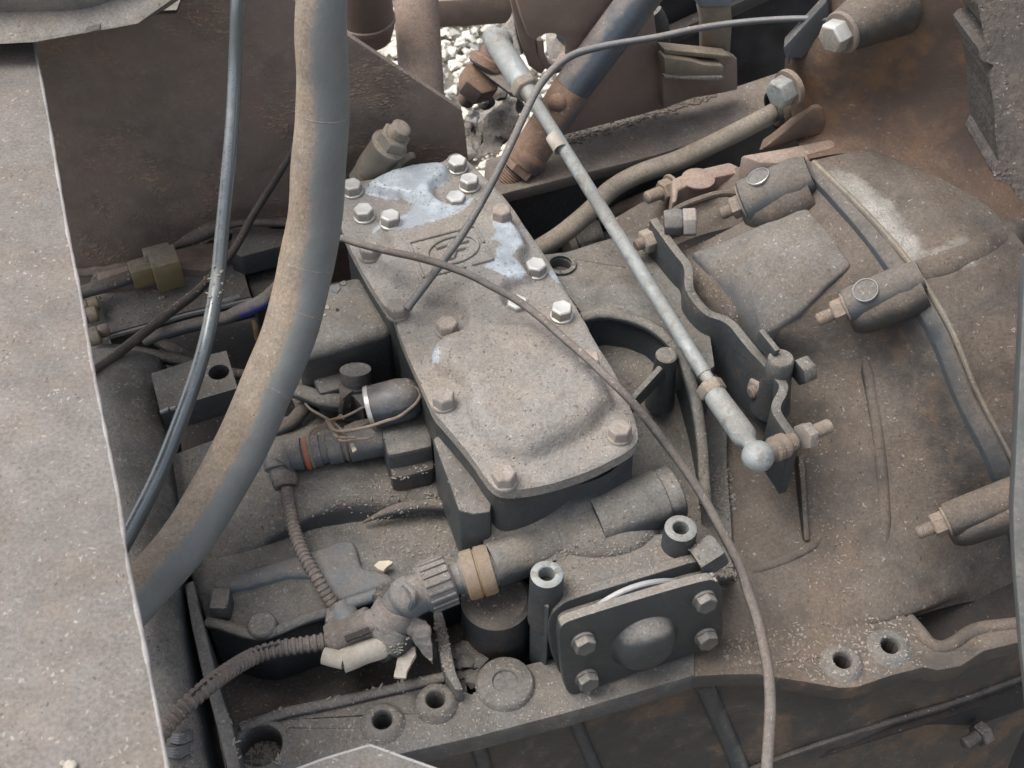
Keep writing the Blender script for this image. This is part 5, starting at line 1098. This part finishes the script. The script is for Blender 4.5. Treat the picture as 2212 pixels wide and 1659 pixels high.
part(t, 'split_line', B().tube(sp[::3], .0016, 6), M['void'])
for k, (u, v) in enumerate(((392, 1592), (385, 1622))):
    b = B()
    for i in range(4): b.tube(crom(P3(u - 30, v - 6 + i * 5, -.125, u, v - 4 + i * 6, -.118, u + 22, v - 14 + i * 6, -.122), 4), .0022, 8)
    solo('cable_tie', b, M['black'], ('black ribbed clip under the split conduit, upper of two beside the panel edge', 'black ribbed clip under the split conduit, lower of two beside the panel edge')[k], 'clip', 'black clips under the conduit')
b = B().poly_loop([W(u, v, -.128) for u, v in T('c', 805, 425, 870, 378, 960, 372, 1010, 380, 1000, 400, 940, 440, 905, 485, 850, 460)], (0, 0, -.004), cap=True); b.rough(2, .0012, 80)
solo('dry_leaf', b, M['leaf'], 'small cream chip of dry leaf lying on the painted rib', 'leaf')
# bracket tied across pocket
# ================================================================== hoses and cables in front
c, rr = hose([(695, -90, .37, 112), (695, 0, .34, 112), (695, 190, .26, 114), (692, 330, .2, 117), (662, 553, .10, 119), (622, 720, .04, 118), (566, 870, 0, 118), (517, 970, -.025, 116), (455, 1075, -.045, 114), (385, 1180, -.06, 112), (305, 1275, -.06, 110), (220, 1370, -.06, 108)], 10)
t = thing('big_grey_hose', 'thick grey rubber hose with brown dust down its left side, bending down to the left', 'hose', c[-1]); part(t, 'hose_body', B().tube(c, rr, 40), M['rubber'])
for i in (24, 41, 47, 58):
    if i < len(c) - 1:
        d = (c[i + 1] - c[i]).normalized(); dz = (d + Vector((.0, .0, .12))).normalized()
        part(t, 'mould_line', B().lathe(c[i], dz, [(-.0012, rr[i] * .99), (-.0004, rr[i] * 1.008), (.0004, rr[i] * 1.008), (.0012, rr[i] * .99)], 40), M['tank'])
c, rr = hose([(516, -60, .30, 29), (512, 0, .28, 29), (507, 167, .21, 30), (497, 333, .15, 30), (481, 500, .09, 31), (467, 620, .05, 32), (444, 740, .02, 33), (409, 853, -.01, 34), (372, 953, -.03, 35), (333, 1046, -.045, 36), (285, 1140, -.05, 37), (230, 1240, -.05, 37)], 10)
solo('shiny_black_hose', B().tube(c, rr, 24), M['shiny'], 'thin shiny black hose with a bright streak, running down beside the panel', 'hose')
c, rr = hose([(1850, 55, .20, 14), (1800, 44, .21, 14), (1740, 40, .205, 14), (1660, 43, .195, 14), (1580, 51, .185, 15), (1500, 63, .178, 15), (1420, 80, .17, 15), (1345, 92, .162, 15), (1290, 103, .157, 16), (1240, 118, .152, 17), (1200, 145, .147, 17), (1165, 187, .142, 17), (1138, 238, .135, 17), (1108, 302, .118, 17), (1074, 372, .098, 17), (1037, 443, .075, 17), (1000, 505, .055, 18), (962, 557, .042, 18), (925, 606, .034, 18), (878, 668, .018, 19)], 8)
solo('black_cable', B().tube(c, rr, 14), M['cable'], 'black cable arching over the strut, its cut end lying on the shift cover', 'cable')
c, rr = hose([(690, 500, .03, 15), (737, 514, .032, 15), (775, 526, .034, 16), (830, 541, .042, 16), (900, 556, .055, 17), (950, 570, .064, 17), (1010, 592, .062, 17), (1060, 618, .055, 17), (1112, 646, .046, 18), (1162, 682, .043, 18), (1212, 726, .043, 18), (1262, 768, .042, 19), (1312, 814, .04, 19), (1352, 853, .03, 19), (1392, 898, .01, 20), (1442, 964, -.02, 20), (1492, 1033, -.045, 21), (1532, 1097, -.065, 21), (1566, 1160, -.082, 22), (1597, 1222, -.097, 22), (1617, 1282, -.11, 23), (1637, 1342, -.122, 23), (1651, 1402, -.132, 24), (1661, 1462, -.142, 25), (1664, 1532, -.155, 26), (1661, 1602, -.17, 26), (1657, 1662, -.18, 26), (1652, 1730, -.19, 26)], 8)
solo('dusty_cable', B().tube(c, rr, 14), M['cable_dusty'], 'long dusty cable crossing the shift cover and curving down over the front flange', 'cable')

# ================================================================== panel, tank, corner plate
t = thing('side_panel', 'broad flat dust-covered panel along the left edge with a bright bare rim', 'panel', W(150, 900, .2))
edge = PTS(70, 77, 100, 233, 133, 430, 155, 550, 173, 636, 200, 796, 227, 933, 257, 1086, 273, 1206, 300, 1339, 317, 1426, 343, 1566, 361, 1664, 372, 1730)
pl = PTS(-420, 78) + PTS(0, 77) + edge + PTS(372, 1830, -600, 1830)
part(t, 'sheet', B().slab(pl, .2, .004, cap=True), M['panel'], bev=.001)
l_ = crom([W(u, v, .1985) for u, v in edge], 14); part(t, 'bare_rim', B().tube([p + Vector((noise.noise(p * 40) * .0003, 0, 0)) for p in l_], [.0018 * (1 + .5 * noise.noise(p * 55)) for p in l_], 10), M['edge'])  # bare metal rim; its pale colour also paints the edge highlight
part(t, 'folded_lip', B().poly_loop([W(u, v, .196) for u, v in edge] + [W(u, v, .196) - Vector((0.004, 0, .03)) for u, v in edge[::-1]], (-.002, 0, 0), cap=True), M['panel'])
b = B().ico(W(150, 1654, .2025), .0032, 2, .2, (1.2, 1.2, .6)); b.ico(W(136, 1649, .202), .002, 2, .2, (1, 1, .6)); solo('white_dropping', b, M['white'], 'small white fleck on the dusty panel at the lower left', 'fleck')
t = thing('round_tank', 'rounded grey dusty tank end at the top left corner', 'tank', WD(60, 80, 1.25))
c = [WD(u, -222, 1.25) for u in (-500, -200, 100, 190, 240, 290, 330, 370, 405, 440, 470, 490)]
r_ = [x__ * .000447 for x__ in (299, 299, 299, 297, 286, 267, 246, 220, 186, 140, 85, 20)]
part(t, 'shell', B().tube(c, r_, 64), M['tank'], ang=70)
st = PTS(-200, 98, 0, 97, 76, 93, 130, 83, 196, 71, 250, 62, 298, 53, 345, 20, 385, -8, 470, -90, 440, -100, 340, 0, 290, 30, 235, 50, 190, 64, 130, 70, 70, 74, 0, 76, -200, 76)
part(t, 'band', B().poly_loop([WD(u, v, 1.20) for u, v in st], (0, .03, .01), cap=True), M['tank'], bev=.002)
part(t, 'chipped_patch', B().poly_loop([WD(u, v, 1.1985) for u, v in PTS(180, 73, 215, 62, 216, 55, 184, 64)], (0, .004, 0), cap=True), M['darkpaint'])
t = thing('corner_plate', 'pointed grey sheet-metal corner at the bottom edge of the picture', 'plate', W(800, 1670, .02))
part(t, 'sheet', B().slab(PTS(600, 1678, 700, 1640, 794, 1612, 801, 1611, 870, 1636, 940, 1661, 1010, 1690, 1000, 1760, 600, 1760), .03, .004, cap=True), M['pad'], bev=.001)
part(t, 'bare_rim', B().tube([W(u, v, .029) for u, v in PTS(600, 1678, 700, 1640, 794, 1612, 801, 1611, 870, 1636, 940, 1661, 1010, 1690)], .0013, 8), M['edge'])

# ================================================================== loose grit and straw lying on the castings
bpy.context.view_layer.update()
obs = [o for o in bpy.data.objects if o.type == 'MESH' and not o.get('kind')]
TREE = bvh(*[o for o in obs if o.name.split('.')[0] not in ('bolt', 'grip_rib', 'dusty_cable', 'black_cable', 'split_line', 'sleeve', 'hose_body', 'cream_tube', 'cream_lip', 'white_strip', 'dry_leaf')])
gr = Blobs(8); rg = random.Random(21)
def strew(poly, n_, r0, r1, straw=.3):
    P_ = np.array(poly); lo, hi = P_.min(0), P_.max(0); k = 0; tries = 0
    while k < n_ and tries < n_ * 6:
        tries += 1
        q = np.array([[rg.uniform(lo[0], hi[0]), rg.uniform(lo[1], hi[1])]])
        if dist_in(q, P_)[0] < 0: continue
        h = TREE.ray_cast(CAM, ray(*q[0]).normalized())
        if h[0] is None or h[1].z < .25: continue
        r = r0 * (r1 / r0) ** rg.random(); ro = Matrix.Rotation(rg.uniform(0, 6.3), 4, 'Z') @ Matrix.Rotation(rg.uniform(-.3, .3), 4, 'X')
        s_ = (1.9, .4, .35) if rg.random() < straw else (1, rg.uniform(.5, 1), rg.uniform(.35, .7))
        gr.add(h[0] + Vector((0, 0, r * .15)), r, .25, s_, ro); k += 1
strew(PTS(1560, 1390, 1640, 1350, 1960, 1330, 2020, 1430, 1820, 1480, 1640, 1450, 1560, 1450), 380, .0007, .0022)
strew(PTS(640, 1060, 940, 1000, 1060, 1150, 900, 1250, 780, 1160, 640, 1180), 520, .0007, .0022, .4)
strew(PTS(470, 1460, 800, 1420, 960, 1330, 980, 1450, 620, 1530, 500, 1570), 420, .0009, .003, .5)
strew(PTS(1160, 1180, 1500, 1140, 1520, 1200, 1230, 1290), 360, .0006, .0016, .4)
strew(cov, 620, .0005, .0014, .5)
strew(PTS(1480, 560, 1660, 710, 1700, 760, 1640, 740, 1480, 590), 90, .0006, .0014, .5)
strew(PTS(1530, 1000, 1580, 1020, 1590, 1100, 1550, 1110), 120, .0009, .003, .4)
strew(PTS(1525, 1220, 1600, 1210, 1610, 1245, 1545, 1255), 140, .001, .003, .3)
strew(PTS(500, 1600, 600, 1590, 610, 1650, 520, 1650), 130, .0009, .003, .6)
strew(PTS(1680, 960, 1760, 900, 1900, 1250, 1760, 1330), 200, .0006, .0016, .3)
strew(PTS(500, 1560, 960, 1470, 1240, 1530, 860, 1630), 260, .0006, .0018, .4)
strew(PTS(180, 580, 520, 560, 540, 640, 240, 710), 160, .0008, .0025, .4)
gr.obj('loose_grit', M['grit'], kind='stuff')
